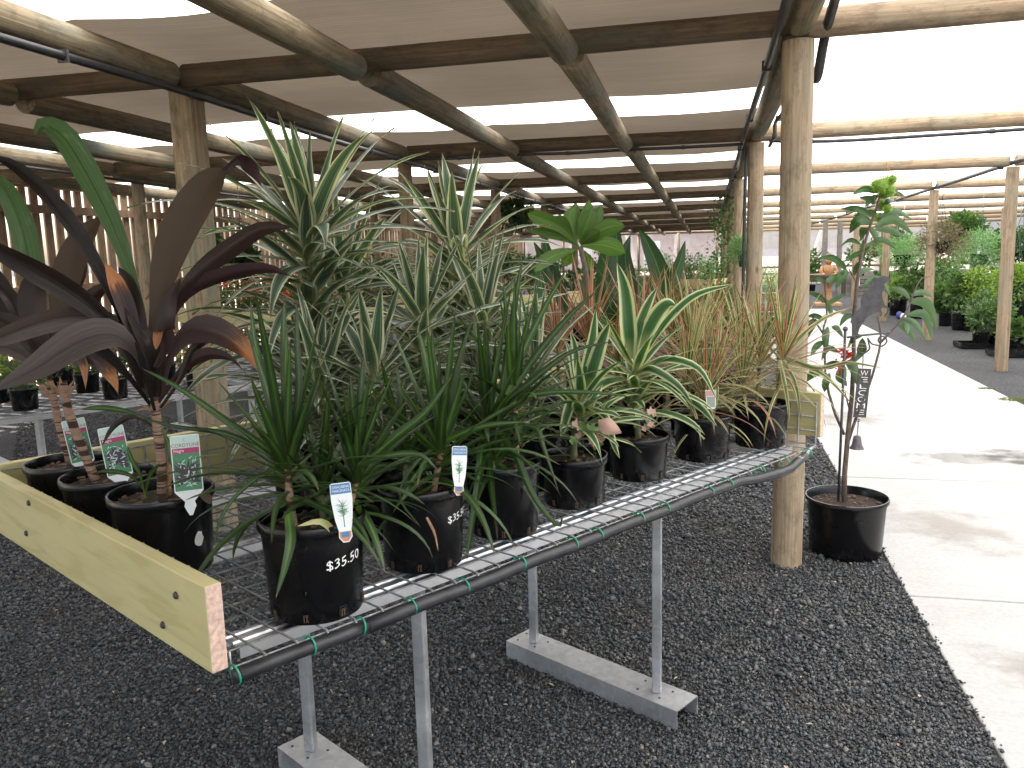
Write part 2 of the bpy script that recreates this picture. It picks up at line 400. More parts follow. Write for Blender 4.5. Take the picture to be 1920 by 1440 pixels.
L_CTIP = mat_leaf('scorched_cordyline_leaf', 0, stops=[(0, (.055, .032, .032)), (1, (.07, .054, .055))],
                  rough=.5, vary=.15, tip=(.46, .21, .09), tip0=.70, tr=.15, tcol=(1.4, .8, .5))
L_CGRN = mat_leaf('green_cordyline_leaf', 0, stops=[(0, (.03, .08, .02)), (.12, (.065, .125, .045)), (1, (.06, .115, .042))],
                  rough=.34, vary=.12, spots=(.15, .23, .12), back=(.045, .085, .03), tr=.3)
L_CBRN = mat_leaf('brown_cordyline_leaf', 0, stops=[(0, (.035, .016, .014)), (.06, (.035, .016, .014)), (.1, (.085, .058, .038)), (1, (.095, .072, .045))],
                  rough=.5, vary=.15, tr=.2, spots=(.06, .042, .026), back=(.075, .05, .034))
L_PLUM = mat_leaf('frangipani_leaf', 0, stops=[(0, (.20, .29, .08)), (.05, (.085, .17, .03)), (1, (.075, .155, .03))], rough=.38, vary=.25, jit=.04, tr=.4)
L_STRE = mat_leaf('strelitzia_leaf', 0, stops=[(0, (.16, .26, .08)), (.06, (.028, .075, .022)), (1, (.022, .062, .018))], rough=.36, vary=.2, jit=.05)
L_CHES = mat_leaf('serrated_leaf', 0, stops=[(0, (.16, .24, .09)), (.05, (.06, .125, .045)), (1, (.05, .11, .04))], rough=.4, vary=.3, jit=.05, back=(.11, .18, .10))
def bushmat(name, a, b, tr=.35):
    m, t, out = newmat(name); gi = t.nodes.new('ShaderNodeNewGeometry')
    c = ramp(t, gi.outputs['Random Per Island'], [(0, a), (1, b)])
    p = princ(t, out, c, .5, 0, None, .4, link=False); tl = t.nodes.new('ShaderNodeBsdfTranslucent')
    t.links.new(mixc(t, 1.0, c, (1.2, 1.25, .6), 'MULTIPLY'), tl.inputs[0])
    mx = N(t, 'ShaderNodeMixShader', Fac=tr); t.links.new(p.outputs[0], mx.inputs[1]); t.links.new(tl.outputs[0], mx.inputs[2])
    t.links.new(mx.outputs[0], out.inputs[0]); return m
B_MID = bushmat('mid_green_foliage', (.035, .075, .02), (.10, .19, .05))
B_DARK = bushmat('dark_green_foliage', (.018, .045, .014), (.05, .11, .03))
B_LIME = bushmat('lime_foliage', (.14, .25, .04), (.30, .42, .09))
B_FERN = bushmat('asparagus_fern_foliage', (.10, .22, .09), (.22, .37, .19), .45)
B_BRON = bushmat('bronze_foliage', (.10, .075, .05), (.22, .18, .11))
B_GUM = bushmat('gum_foliage', (.10, .13, .07), (.22, .25, .14))
B_RED = bushmat('red_petals', (.40, .02, .015), (.62, .10, .05))
B_PNK = bushmat('pink_petals', (.55, .25, .22), (.7, .45, .4))
B_FLW = bushmat('cream_petals', (.5, .42, .15), (.7, .62, .4))

# ------------------------------------------------------------------ leaf geometry
def prof_strap(v): return min(1, .5+v*1.9)*(1-v**3.2)**.9
def prof_marg(v): return (min(1, .72+v*1.2))*(1-v)**.55 if v > .35 else min(1, .62+v*1.1)*(1-v*.35*.3)*(.79)
def prof_narrow(v): return min(1, .6+v*1.3)*(1-v)**.62
def prof_var(v):
    if v < .3: return .48+.52*math.sin(PI/2*v/.3)
    return (1-((v-.3)/.7)**1.45)**.95 if v < 1 else 0
def prof_lance(v): return max(.06, math.sin(PI*min(1, v)**.80))**.85 if v < 1 else 0
def prof_cord(v):
    if v < .22: return .30 + .1*v/.22
    return .40+.60*math.sin(PI/2*min(1, (v-.22)/.33)) if v < .55 else max(0, (1-((v-.55)/.45)**2.2))
def prof_obov(v): return max(.07, math.sin(PI*v**1.25))**.8 if v < 1 else 0
def spline(ctrl, n):
    P = [Vector(p) for p in ctrl]
    if len(P) == 2: return [P[0].lerp(P[1], i/n) for i in range(n+1)]
    P = [P[0]*2-P[1]] + P + [P[-1]*2-P[-2]]; m = len(P)-3; out = []
    for i in range(n+1):
        s = i/n*m; k = min(int(s), m-1); f = s-k; a, b, c, d = P[k:k+4]
        out.append(.5*((2*b)+(-a+c)*f+(2*a-5*b+4*c-d)*f*f+(-a+3*b-3*c+d)*f**3))
    return out
def leaf_geo(mb, pts, W, prof, side, fold=.35, twist=0.0, wave=0.0, wk=9, ph=0, nc=4, serr=0):
    n = len(pts)-1; vs = []; uv = []; s = Vector(side)
    for i, p in enumerate(pts):
        v = i/n; t = (pts[min(i+1, n)]-pts[max(i-1, 0)])
        t = t.normalized() if t.length > 1e-9 else Vector((0,0,1))
        s = s - t*s.dot(t); s = s.normalized() if s.length > 1e-6 else t.orthogonal().normalized()
        q = Matrix.Rotation(twist/n if i else 0, 3, t); s = q @ s
        nr = t.cross(s)
        w = W*.5*max(prof(v), .0)
        if serr and 0 < i < n: w *= 1+(.12 if i % 2 else -.06)
        for j in range(nc+1):
            a = j/nc*2-1
            off = fold*abs(a)*w + wave*W*math.sin(wk*v+ph+a*1.1)*abs(a)*(0.3+v)
            vs.append(p+s*(a*w*(1-.25*abs(fold)))+nr*off); uv.append(((a+1)/2, v))
    k = nc+1
    fs = [(i*k+j, i*k+j+1, (i+1)*k+j+1, (i+1)*k+j) for i in range(n) for j in range(nc)]
    mb.add(vs, fs, uv)
def leaf(parent, pts, W, prof, side, mat, name='leaf', **k):
    mb = MB(); loc = Vector(parent.location)
    leaf_geo(mb, [Vector(p)-loc for p in pts], W, prof, side, **k)
    return mb.build(name, mat, parent, smooth=True)
def arc(c, az, th0, L, droop, n=9, dpow=1.6, sway=0):
    """a leaf's midline: leaves c at angle th0 from the vertical and bends over by droop"""
    p = Vector(c); out = [p.copy()]
    for i in range(n):
        v = (i+.5)/n; th = th0+droop*v**dpow; a = az+sway*v
        p = p+Vector((math.sin(th)*math.cos(a), math.sin(th)*math.sin(a), math.cos(th)))*(L/n); out.append(p.copy())
    return out
GA = PI*(3-math.sqrt(5))
def rosette(parent, c, n, L, W, mat, prof, th=(.12, 1.5), droop=(.1, .9), rnd=R, tall=0, fold=.35, wave=0, nseg=9, lean=(0,0), nc=4, lvar=.15, az0=None, mat2=None, p2=0):
    az0 = rnd.uniform(0, 6.28) if az0 is None else az0
    for i in range(n):
        f = (i+.5)/n; az = az0+i*GA+rnd.uniform(-.25, .25)
        t = th[0]+(th[1]-th[0])*f**.9+rnd.uniform(-.1, .1); d = droop[0]+(droop[1]-droop[0])*f+rnd.uniform(-.12, .15)
        l = L*(1-.35*(1-f)**3)*(1+rnd.uniform(-lvar, lvar)); zc = -tall*f
        side = Vector((-math.sin(az), math.cos(az), 0))
        pts = arc(Vector(c)+Vector((lean[0]*-f, lean[1]*-f, zc)), az, t, l, d, n=nseg, sway=rnd.uniform(-.25, .25))
        mm = mat2 if (mat2 is not None and rnd.random() < p2) else mat
        leaf(parent, pts, W*rnd.uniform(.82, 1.12), prof, side, mm, fold=-fold*rnd.uniform(.6, 1.2), twist=rnd.uniform(-.5, .5), wave=wave, wk=rnd.uniform(8, 14), ph=rnd.uniform(0, 6), nc=nc)
def text_mesh(body, size, extrude=0.0, res=3):
    cu = bpy.data.curves.new('txt', 'FONT'); cu.body = body; cu.size = size; cu.extrude = extrude; cu.resolution_u = res
    cu.align_x = 'CENTER'; cu.align_y = 'CENTER'
    o = bpy.data.objects.new('txt', cu); COL.objects.link(o)
    dg = bpy.context.evaluated_depsgraph_get(); dg.update()
    me = bpy.data.meshes.new_from_object(o.evaluated_get(dg)); bpy.data.objects.remove(o); return me

# ------------------------------------------------------------------ THE SETTING
X0, XL, XLL, XW, XR, XRR = .377, -2.65, -5.68, -7.4, 3.31, 6.33
NB = 10
BY = [3.95+3.3*i for i in range(-2, NB)]           # cross beams
def roofz(y): return 2.44-.0115*(y-3.95)
YE = BY[-1]
mb = MB(); s = 300
mb.add([(-s,-s,0),(s,-s,0),(s,s,0),(-s,s,0)], [(0,1,2,3)])
tag(mb.build('ground', GROUND), kind='structure')
# dry pale earth outside the shade house
PALE = simple('dry_pale_earth', (.42, .35, .26), .9, 0, .25, 1.2)
mb = MB()
for a, b, c, d in ((-90, -30, XW-.5, 120), (XW-.5, YE+.6, 60, 120)):
    mb.add([(a,b,.004),(c,b,.004),(c,d,.004),(a,d,.004)], [(0,1,2,3)])
tag(mb.build('outer_earth', PALE), kind='structure')

# loose stones near the viewer
def stones():
    rg = np.random.default_rng(5)
    def place(n, fx):
        q = fx(rg.random((n, 2)));  return q
    # keep only what lies around the bench, in bands of falling density
    P = []
    for y0, y1, dens, sz in ((.9, 2.6, 16500, .0052), (2.6, 4.4, 10500, .0062), (4.4, 7.0, 4600, .0080)):
        xa, xb = -.9*y1-.6, .9
        n = int((xb-xa)*(y1-y0)*dens)
        x = rg.uniform(xa, xb, n); y = rg.uniform(y0, y1, n)
        k = (x > -.9*y-.55) & (x < .845+.006*np.sin(y*30)+np.where(rg.random(n) < .35, np.abs(rg.normal(0, .014, n)), 0)); x, y = x[k], y[k]
        P.append(np.stack([x, y, np.full(len(x), sz)], 1))
    P = np.concatenate(P); n = len(P)
    base = np.array([(1,0,0),(0,1,0),(-1,0,0),(0,-1,0),(0,0,.75),(0,0,-.75)], float)
    V = np.repeat(base[None], n, 0)*(1+rg.uniform(-.35, .35, (n, 6, 3)))
    sz = P[:, 2]*rg.lognormal(0, .33, n)*.95
    V = V+rg.uniform(-.22, .22, (n, 6, 3)); V *= sz[:, None, None]
    a, b, c = rg.uniform(0, 6.28, n), rg.uniform(-.9, .9, n), rg.uniform(-.9, .9, n)
    def rot(V, i, j, an):
        co, si = np.cos(an)[:, None], np.sin(an)[:, None]; p, q = V[..., i].copy(), V[..., j].copy()
        V[..., i] = p*co-q*si; V[..., j] = p*si+q*co
    rot(V, 1, 2, b); rot(V, 0, 2, c); rot(V, 0, 1, a)
    V[..., 0] += P[:, 0, None]; V[..., 1] += P[:, 1, None]; V[..., 2] += (sz*rg.uniform(.05, .95, n)+np.where(P[:, 0] > .848, .010, 0))[:, None]
    tri = np.array([(0,1,4),(1,2,4),(2,3,4),(3,0,4),(1,0,5),(2,1,5),(3,2,5),(0,3,5)])
    T = (tri[None]+(np.arange(n)*6)[:, None, None]).reshape(-1)
    me = bpy.data.meshes.new('gravel_stones'); me.vertices.add(n*6); me.vertices.foreach_set('co', V.reshape(-1).astype(np.float32))
    nf = n*8; me.loops.add(nf*3); me.loops.foreach_set('vertex_index', T.astype(np.int32))
    me.polygons.add(nf); me.polygons.foreach_set('loop_start', np.arange(0, nf*3, 3, dtype=np.int32)); me.polygons.foreach_set('loop_total', np.full(nf, 3, dtype=np.int32))
    me.update(); me.validate()
    o = mobj('gravel_stones', me, None, STONE); tag(o, 'loose dark grey crushed stones covering the ground under the bench', 'gravel', kind='stuff')
stones()

# footpath slabs
path = empty('footpath', (0, 0, 0), kind='structure')
ys = [-4, .2, 3.63, 5.53, 9.16, 11.0, 13.6, 16.3, 20.43]
for a, b in zip(ys[:-1], ys[1:]):
    mb = MB(); mb.box(((.85+2.81)/2, (a+b)/2, -.018), (1.96, b-a-.010, .06)); o = mb.build('slab', CONC, path); bevel(o, .006, 2)
WETM = mat_stain('damp_concrete', (.12, .115, .105), .22, amt=.55); SPILL = mat_stain('soil_stain', (.24, .19, .14), .7, .46, .70, .30)
def stain(cx, cy, w, h, mat, rz=0):
    mb = MB(); c, s_ = math.cos(rz), math.sin(rz); q = [(-w/2,-h/2),(w/2,-h/2),(w/2,h/2),(-w/2,h/2)]
    mb.add([(cx+x*c-y*s_, cy+x*s_+y*c, .0165) for x, y in q], [(0,1,2,3)], [(0,0),(1,0),(1,1),(0,1)]); mb.build('stain', mat, path)
stain(1.72, 6.1, 1.0, .55, WETM); stain(2.3, 6.2, 1.1, .6, WETM); stain(1.25, 4.6, 1.1, .9, SPILL); stain(2.0, 12.4, 1.4, .8, SPILL); stain(1.2, 7.4, .9, .8, SPILL)
stain(1.35, 2.9, .9, 1.2, SPILL)

# poles
def pole_mesh(L, r, name='pole', n=16, taper=.94, seed=0):
    rr = random.Random(seed); m = max(3, int(L/.35)); pr = []
    mb = MB(); ph = rr.uniform(0, 6); pts = []; rs = []
    for i in range(m+1):
        v = i/m; pts.append((math.sin(v*3+ph)*.006, math.cos(v*2.3+ph)*.006, L*v)); rs.append(r*(1-(1-taper)*v)*(1+rr.uniform(-.018, .018)))
    mb.tube(pts, rs, n); me = mb.mesh(name); sharpen(me, 50); return me
def lay(o, a, b):
    a, b = Vector(a), Vector(b); o.location = a; o.rotation_mode = 'QUATERNION'; o.rotation_quaternion = (b-a).to_track_quat('Z', 'Y')
roof = empty('shade_house_roof', (0,0,0), 'open pole-framed nursery roof of tan cloth panels with bright white strips between', 'shade roof')
BXR = [X0, XR, XRR, 9.4]
k = 0
MAINX = [(XW, XLL), (XLL, XL), (XL, X0)]
for j, y in enumerate(BY):
    z = roofz(y)
    for i, (a, b) in enumerate([(XW, XLL), (XLL, XL), (XL, X0), (X0, XR), (XR, XRR), (XRR, 9.4)]):
        if i > 2: r = .062
        else: r = .058
        g_ = .07
        me = pole_mesh(b-a-2*g_*(.5), r, seed=j*7+i); o = mobj('beam', me, roof, POLE if i > 2 else RAFT); k += 1
        lay(o, (a+g_*.5, y, z+R.uniform(-.008, .008)), (b-g_*.5, y, z+R.uniform(-.008, .008)))
RX = [(-6.7, 0), (XLL, 1), (-4.65, 0), (-3.65, 0), (XL, 1), (-1.64, 0), (-.655, 0), (X0-.015, 1)]
for x, main in RX:
    for j in range(len(BY)-1):
        y0, y1 = BY[j], BY[j+1]; z0, z1 = roofz(y0), roofz(y1)
        dz = -.008 if main else -.042
        me = pole_mesh(y1-y0-.13, .068 if not main else .07, seed=j*3+int(x*10)); o = mobj('rafter', me, roof, RPOLE)
        lay(o, (x+R.uniform(-.02, .02), y0+.062, z0+dz), (x+R.uniform(-.02, .02), y1-.062, z1+dz))
# cloth: tan panels with a gap in each bay closed by a white strip
def cloth(x0, x1, y0, y1, mat, sag, dz, name, bow=.0, ny=6, nx=10):
    mb = MB(); vs = []; fs = []
    for iy in range(ny+1):
        for ix in range(nx+1):
            u, v = ix/nx, iy/ny; y = y0+(y1-y0)*v
            e = math.sin(PI*u)
            y += bow*e*(1 if v > .5 else -1)*abs(2*v-1)
            zz = roofz(y)+dz-sag*e*(.6+.4*math.cos(3*v+x0*5))+.004*noise.noise(Vector(((x0+(x1-x0)*u)*2.2, y*2, dz)))
            vs.append((x0+(x1-x0)*u, y, zz))
    for iy in range(ny):
        for ix in range(nx):
            a = iy*(nx+1)+ix; fs.append((a, a+1, a+nx+2, a+nx+1))
    mb.add(vs, fs); return mb.build(name, mat, roof, smooth=True)
XS = [XW, -6.7, XLL, -4.65, -3.65, XL, -1.64, -.655, X0]
for j in range(len(BY)-1):
    y0 = BY[j]; ra, rb = R.uniform(-.03, .03), R.uniform(-.03, .03)
    for x0, x1 in zip(XS[:-1], XS[1:]):
        if x1 > X0-.1: x1 = X0+.02
        cloth(x0, x1, y0-.72+ra, y0+1.80+rb, TAN, .018, .085, 'cloth_panel', -.035)
        cloth(x0, x1, y0-.8, y0+2.5, WHITE, .010, .105, 'cloth_strip')
for j in range(-1, len(BY)-1):
    y0 = BY[j] if j >= 0 else BY[0]-3.3
    for x0, x1 in ((X0, XR), (XR, XRR), (XRR, 9.4)):
        cloth(x0, x1, y0, y0+3.3, WHITE, .03, .095, 'cloth_sheet')

# upright posts, each a thing
def post(x, y, r, label, mat=POLE, square=False, top=None, grp='roof posts', seed=0):
    h = (top if top else roofz(y)-.075)
    if square:
        mb = MB(); mb.box((0,0,h/2), (r*1.9, r*1.9, h)); o = mb.build('post', mat); bevel(o, .006, 2)
    else:
        o = mobj('post', pole_mesh(h, r, seed=seed, n=20), None, mat)
    o.location = (x, y, 0); tag(o, label, 'post', grp); return o
post(X0, 3.95, .070, 'stout round pine post standing on gravel beside the far end of the near bench', seed=1)
post(X0, 7.25, .068, 'second round pine post along the path edge with black pipe down its side', seed=2)
post(X0, 10.55, .068, 'third round pine post along the left path edge, warm brown', seed=3)
post(X0, 13.85, .068, 'fourth post along the left path edge, wrapped in climbing plant', seed=4)
post(X0, 17.15, .068, 'fifth post in the left path-edge row, mostly hidden by foliage', seed=5)
post(X0, 20.45, .068, 'sixth post in the left path-edge row, deep in shade house', seed=6)
GRNP = mat_wood('green_stained_pine', (.15, .115, .07), (.34, .26, .16), (.13, .17, .14), .9)
post(XL, 4.0, .068, 'square grey-green weathered post behind the dark cordylines', GRNP, True, seed=7)
post(XL, 7.25, .066, 'round dark post between the two tall striped dracaenas', RAFT, seed=8)
post(XL, 10.55, .066, 'round dark post right of the second tall dracaena, by hanging fern', RAFT, seed=9)
post(XL, 13.85, .066, 'small far post left of the bright broad-leaved plant', RAFT, seed=10)
post(XL, 17.15, .066, 'far post in middle row behind the broad-leaved plant', RAFT, seed=11)
post(XLL, 7.6, .066, 'short-looking tan post behind cordyline heads with its foot on open gravel', POLE, seed=12)
post(XLL, 10.9, .066, 'post in front of slatted wall behind the tallest dracaena', RAFT, seed=13)
post(XLL, 13.85, .066, 'post in front of slatted wall beside the flowering bench', RAFT, seed=14)
post(XLL, 17.15, .066, 'last far post in front of slatted wall', RAFT, seed=15)
post(XR, 10.5, .072, 'nearest pine post right of the path at the photo edge', seed=16)
post(XR, 13.83, .070, 'second post right of the path beside hanging bronze basket', seed=17)
post(XR, 17.15, .068, 'third post right of the path behind the sapling leaves', seed=18)
post(XR, 20.45, .068, 'fourth post right of the path near the statue', seed=19)
post(XRR, 20.45, .068, 'slim post between the two feathery fern baskets', seed=20)
post(XRR, 23.75, .066, 'far slim post at right among hanging baskets', seed=21)

# black irrigation pipes
def pipe(pts, r, label, n=24, clips=0, grp='irrigation pipes'):
    pts = spline(pts, n); o = empty('irrigation_pipe', pts[0], label, 'pipe', grp)
    b = MB(); b.tube([p-pts[0] for p in pts], r, 8); b.build('tube', RUBBER, o, smooth=True)
    for i in range(clips):
        q = pts[int((i+.5)*n/clips)]-pts[0]; c = MB(); c.box(q, (r*2.6, .012, r*2.6)); c.build('clip', DKMET, o)
    return o
def wob(a, b, n, amp):
    a, b = Vector(a), Vector(b); return [a.lerp(b, i/n)+Vector((R.uniform(-amp, amp)*.6, 0, R.uniform(-amp, amp))) for i in range(n+1)]
pipe(wob((X0-.105, .6, 2.42), (X0-.10, 20, 2.23), 12, .014), .019, 'black pipe clipped to the left side of the long rafter above the path-edge posts', 60, 12)
pipe([(X0+.10, 3.2, 2.52), (X0+.11, 3.9, 2.42), (X0+.09, 4.0, 2.25), (X0+.085, 4.05, 2.22)], .021, 'short thick black pipe end hanging by the top of the stout post', 10)
pipe(wob((X0+.10, 5.1, 2.40), (X0+.10, 7.3, 2.33), 5, .03), .014, 'black pipe on the right side of the rafter between first and second posts', 20, 3)
pipe([(X0+.10, 7.2, 2.33)]+wob((1.0, 7.17, 2.31), (8.0, 7.17, 2.33), 8, .02), .014, 'black pipe slung under the second right-hand cross pole', 40, 6)
pipe(wob((X0-.1, 7.17, 2.31), (-2.6, 7.17, 2.33), 6, .008), .013, 'black pipe under the second beam left of the path-edge posts', 24, 3)
pipe(wob((XL+.085, .8, 2.36), (XL+.085, 20, 2.2), 12, .014), .019, 'black pipe along the rafter above the square weathered post', 60, 12)
pipe(wob((XLL+.09, 4, 2.33), (XLL+.09, 20, 2.2), 8, .02), .014, 'black pipe along the left rafter near slatted wall', 40, 6)
pipe(wob((XR-.02, 6.8, 2.36), (XR-.02, 34, 2.07), 16, .02), .026, 'dark pipe running along tops of the right-hand posts', 80, 10)
pipe([(X0-.075, 7.21, 2.3), (X0-.082, 7.2, 1.5), (X0-.078, 7.21, .05)], .014, 'vertical black pipe down the second path-edge post', 8)

# slatted wall on the left
wall = empty('slatted_wall', (XW, 0, 0), 'tall wall of upright timber slats with bright gaps along the left side', 'slatted wall')
sm = []
for k in range(5):
    mb = MB(); rr = random.Random(k); mb.box((0, 0, 1.22), (.022, .108+rr.uniform(-.006, .006), 2.44)); me = mb.mesh('slat'); me.materials.append(SLATM); sm.append(me)
y = 1.2; i = 0
while y < 34:
    o = mobj('slat', sm[R.randrange(5)], wall); o.location = (R.uniform(-.006, .006), y, -.01); o.rotation_euler = (R.uniform(-.006, .006), 0, R.uniform(-.05, .05)); y += .168; i += 1
for z in (.42, 1.22, 2.12, 2.40):
    mb = MB(); mb.box((.05, 17.6, z), (.05, 33.5, .09)); mb.build('rail', SLATM, wall)
# end windbreak
endw = empty('windbreak_wall', (0, YE, 0), 'far end wall of grey translucent shade cloth on timber posts', 'screen wall')
zt = roofz(YE)
for a, b in ((XW, XLL), (XLL, XL), (XL, X0), (X0, XR), (XR, XRR), (XRR, 9.4)):
    mb = MB(); n = 8
    for z0, z1 in ((.03, .66), (.66, zt+.08)):
        vs = []; 
        for iz in range(5):
            for ix in range(n+1):
                vs.append((a+(b-a)*ix/n, .03+.03*math.sin(ix*1.7+iz+z0*5), z0+(z1-z0)*iz/4))
        mb.add(vs, [(r_*(n+1)+c, r_*(n+1)+c+1, (r_+1)*(n+1)+c+1, (r_+1)*(n+1)+c) for r_ in range(4) for c in range(n)])
    mb.build('cloth_sheet', SCREEN, endw, smooth=True)
    mb = MB(); mb.box(((a+b)/2, -.12, .25), (b-a-.1, .05, .40)); mb.build('kick_board', GREYW, endw)
for x in (XW+.1, XLL, -4.2, XL, -1.1, X0, 1.9, 2.9, XR+.1, 4.9, XRR, 7.9, 9.4):
    mb = MB(); mb.tube([(x, -.05, 0), (x, -.05, zt-.02)], .05, 10); mb.build('post', GREYW if 1.5 < x < 3.2 else RAFT, endw, smooth=True)
mb = MB(); mb.tube([(XW, -.02, .66), (9.4, -.02, .66)], .04, 8); mb.build('rail', RAFT, endw, smooth=True)
for z in (1.05, 1.45, 1.85):
    mb = MB(); mb.tube([(XW, .02, z), (9.4, .02, z)], .004, 4); mb.build('wire', WIRE, endw)
# right side windbreak
rw = empty('side_windbreak', (9.4, 0, 0), 'grey cloth wall on the far right side behind the hanging baskets', 'screen wall')
mb = MB(); mb.add([(0,8,.02),(0,YE-.1,.02),(0,YE-.1,2.3),(0,8,2.3)], [(0,1,2,3)]); mb.build('cloth_sheet', SCREEN, rw)
for y in range(9, 34, 3):
    mb = MB(); mb.tube([(-.05, y, 0), (-.05, y, 2.25)], .05, 8); mb.build('post', RAFT, rw, smooth=True)

# ------------------------------------------------------------------ beyond the end wall
def bush_geo(mb, c, rad, n, ls, rnd, squash=1.0, lump=.35, wdt=.45, shell=.35, fine=False):
    c = Vector(c); lumps = [Vector((rnd.gauss(0,1), rnd.gauss(0,1), rnd.gauss(0,1))).normalized() for _ in range(7)]
    for i in range(n):
        d = Vector((rnd.gauss(0,1), rnd.gauss(0,1), rnd.gauss(0,1))).normalized()
        k = 1+lump*(max(d.dot(l) for l in lumps)-.75)*1.8
        rr = rad*k*(rnd.random()**shell)
        p = c+Vector((d.x*rr, d.y*rr, d.z*rr*squash))
        t = (d+Vector((rnd.gauss(0,.6), rnd.gauss(0,.6), rnd.gauss(0,.6)))).normalized(); s_ = t.orthogonal().normalized()
        s_ = Matrix.Rotation(rnd.uniform(0, 6.28), 3, t) @ s_; l = ls*rnd.uniform(.6, 1.3); w_ = l*wdt
        nn = t.cross(s_)
        mb.add([p, p+t*l*.5+s_*w_*.5+nn*l*.08, p+t*l-nn*l*.08, p+t*l*.5-s_*w_*.5+nn*l*.08], [(0,1,2,3)])
def gum(x, y, lean, h, r, label, crown=True, mat=None):
    o = empty('gum_tree', (x, y, 0), label, 'tree', 'trees beyond the end wall'); rr = random.Random(int(x*10+y))
    pts = spline([(0,0,0), (lean*.3*h, 0, h*.35), (lean*.75*h, .2, h*.7), (lean*h, .3, h)], 10)
    mb = MB(); mb.tube(pts, [r*(1-.6*i/10) for i in range(11)], 8); mb.build('trunk', mat or GUMB, o, smooth=True)
    for k in range(4):
        q = pts[5+k]; a = rr.uniform(-1, 1); mb = MB(); mb.tube(spline([q, q+Vector((a*.6, .2, .8)), q+Vector((a*1.6, .3, 2.0))], 5), [r*.35, r*.3, r*.25, r*.2, r*.15, r*.1], 6); mb.build('limb', mat or GUMB, o, smooth=True)
    if crown:
        mb = MB()
        for k in range(6):
            q = pts[6+rr.randrange(5)]; bush_geo(mb, q+Vector((rr.uniform(-1.6, 1.6), rr.uniform(-1, 1), rr.uniform(-1.2, 1.2))), rr.uniform(.7, 1.2), 260, .16, rr, wdt=.3)
        f = mb.build('crown', B_GUM, o); f['kind'] = 'stuff'
GUMB = simple('pale_gum_bark', (.52, .42, .36), .8, 0, .3, 3)
GUMD = simple('grey_gum_bark', (.20, .17, .15), .85, 0, .3, 3)
for a in ((-3.2, 40, -.25, 6, .16, 'leaning pale gum trunk left of the brown shed', 0, GUMB), (-1.9, 40.5, -.42, 6, .13, 'most slanted pale gum trunk seen through the cloth', 0, GUMB),
          (-1.4, 42, .05, 7, .28, 'thick grey gum trunk rising beside the brown shed', 1, GUMD), (-5.6, 44, .06, 7, .25, 'grey gum trunk at the left of the far cloth', 1, GUMD), (-4.0, 46, -.05, 7, .2, 'slimmer grey gum in the gap above the shed roof', 0, GUMD),
          (1.2, 44, .1, 7, .26, 'leafy gum just right of the shed', 1, GUMD), (4.6, 41, .3, 6, .14, 'pale gum leaning right behind the statue', 0, GUMB), (8, 43, -.2, 6, .16, 'pale gum behind right-hand baskets', 1, GUMB), (11, 46, .1, 7, .25, 'leafy gum beyond the far right corner', 1, GUMD),
          (-9, 42, .1, 7, .3, 'leafy gum beyond the far left corner', 1, GUMD)):
    gum(*a[:6], crown=bool(a[6]), mat=a[7])
sh = empty('brown_shed', (-6, 60, 0), 'low brown shed seen through the end cloth', 'shed')
BRW = simple('brown_cladding', (.20, .14, .10), .8, 0, .2, 2)
mb = MB(); mb.box((0, 0, 1.3), (13, 6, 2.6)); mb.build('wall', BRW, sh)
mb = MB(); mb.box((0, 0, 2.68), (13.6, 6.6, .15)); mb.build('roof', GREYW, sh)
mb = MB(); mb.box((2.4, -3.03, 1.0), (1.1, .05, 2.0)); mb.build('door', WHITEP, sh)
mb = MB(); mb.box((-2.4, -3.03, 1.4), (1.6, .05, .9)); mb.build('window', GALV, sh)
#@@PART2

# ------------------------------------------------------------------ THE NEAR BENCH
ZM = .76
FL, LV, SV = Vector((-.847, 1.266)), Vector((.5455, .838)), Vector((-.868, .4966))
BLEN, BWID = 2.285, 1.28
def T(u, v, z=0.0): p = FL+LV*u+SV*v; return Vector((p.x, p.y, ZM+z))
def tangle(): return math.atan2(LV.y, LV.x)
bench = empty('plant_bench', (0, 0, 0), 'wire mesh bench on galvanised legs with yellow side boards holding the potted dracaenas', 'bench')
mb = MB()
PIT = .0672
nu, nv = int(BLEN/PIT)+1, int(BWID/PIT)+1
def wirem(pts, parent=bench, name='wire', r=.0026): b = MB(); b.tube(pts, r, 5); return b.build(name, WIRE, parent, smooth=True)
UP = .162
for i in range(nu):                                   # wires across the bench, turned up at the back
    u = i*PIT
    wirem([T(u, -.012, -.012), T(u, 0, .002), T(u, BWID-.01, .002), T(u, BWID, .012), T(u, BWID, UP)])
for j in range(nv):                                   # wires along it, turned up at both ends
    v = j*PIT
    wirem(([T(0, v, UP)] if j else [T(0, v, .03)])+[T(0, v, .004), T(.006, v, -.0035), T(BLEN-.006, v, -.0035), T(BLEN, v, .004), T(BLEN, v, UP)])
for k in range(1, 4):                                 # level wires of the upturned edges
    z = k*.0535
    wirem([T(-.005, PIT, z), T(-.005, BWID, z)]); wirem([T(BLEN+.005, 0, z), T(BLEN+.005, BWID, z)]); wirem([T(0, BWID+.005, z), T(BLEN, BWID+.005, z)])
def board(a, b, z0, h, th, out, name='side_board'):
    """board from a to b (x,y), its inner face on the line a-b, thickness towards out"""
    a, b = Vector((a.x, a.y, 0)), Vector((b.x, b.y, 0)); d = (b-a); L = d.length; d.normalize(); o_ = Vector((out.x, out.y, 0)); o_ = (o_-d*o_.dot(d)).normalized()
    mb = MB(); mb.box((L/2, 0, 0), (L, th, h)); me = mb.mesh(name); me.materials.append(YEL); me.materials.append(ENDG)
    for p in me.polygons:
        if abs(p.normal.x) > .9: p.material_index = 1
    o = mobj(name, me, bench); c = a+o_*(th/2); o.location = (c.x, c.y, z0+h/2); o.rotation_euler = (0, 0, math.atan2(d.y, d.x)); bevel(o, .003, 2); return o
BT, BH = .032, .165
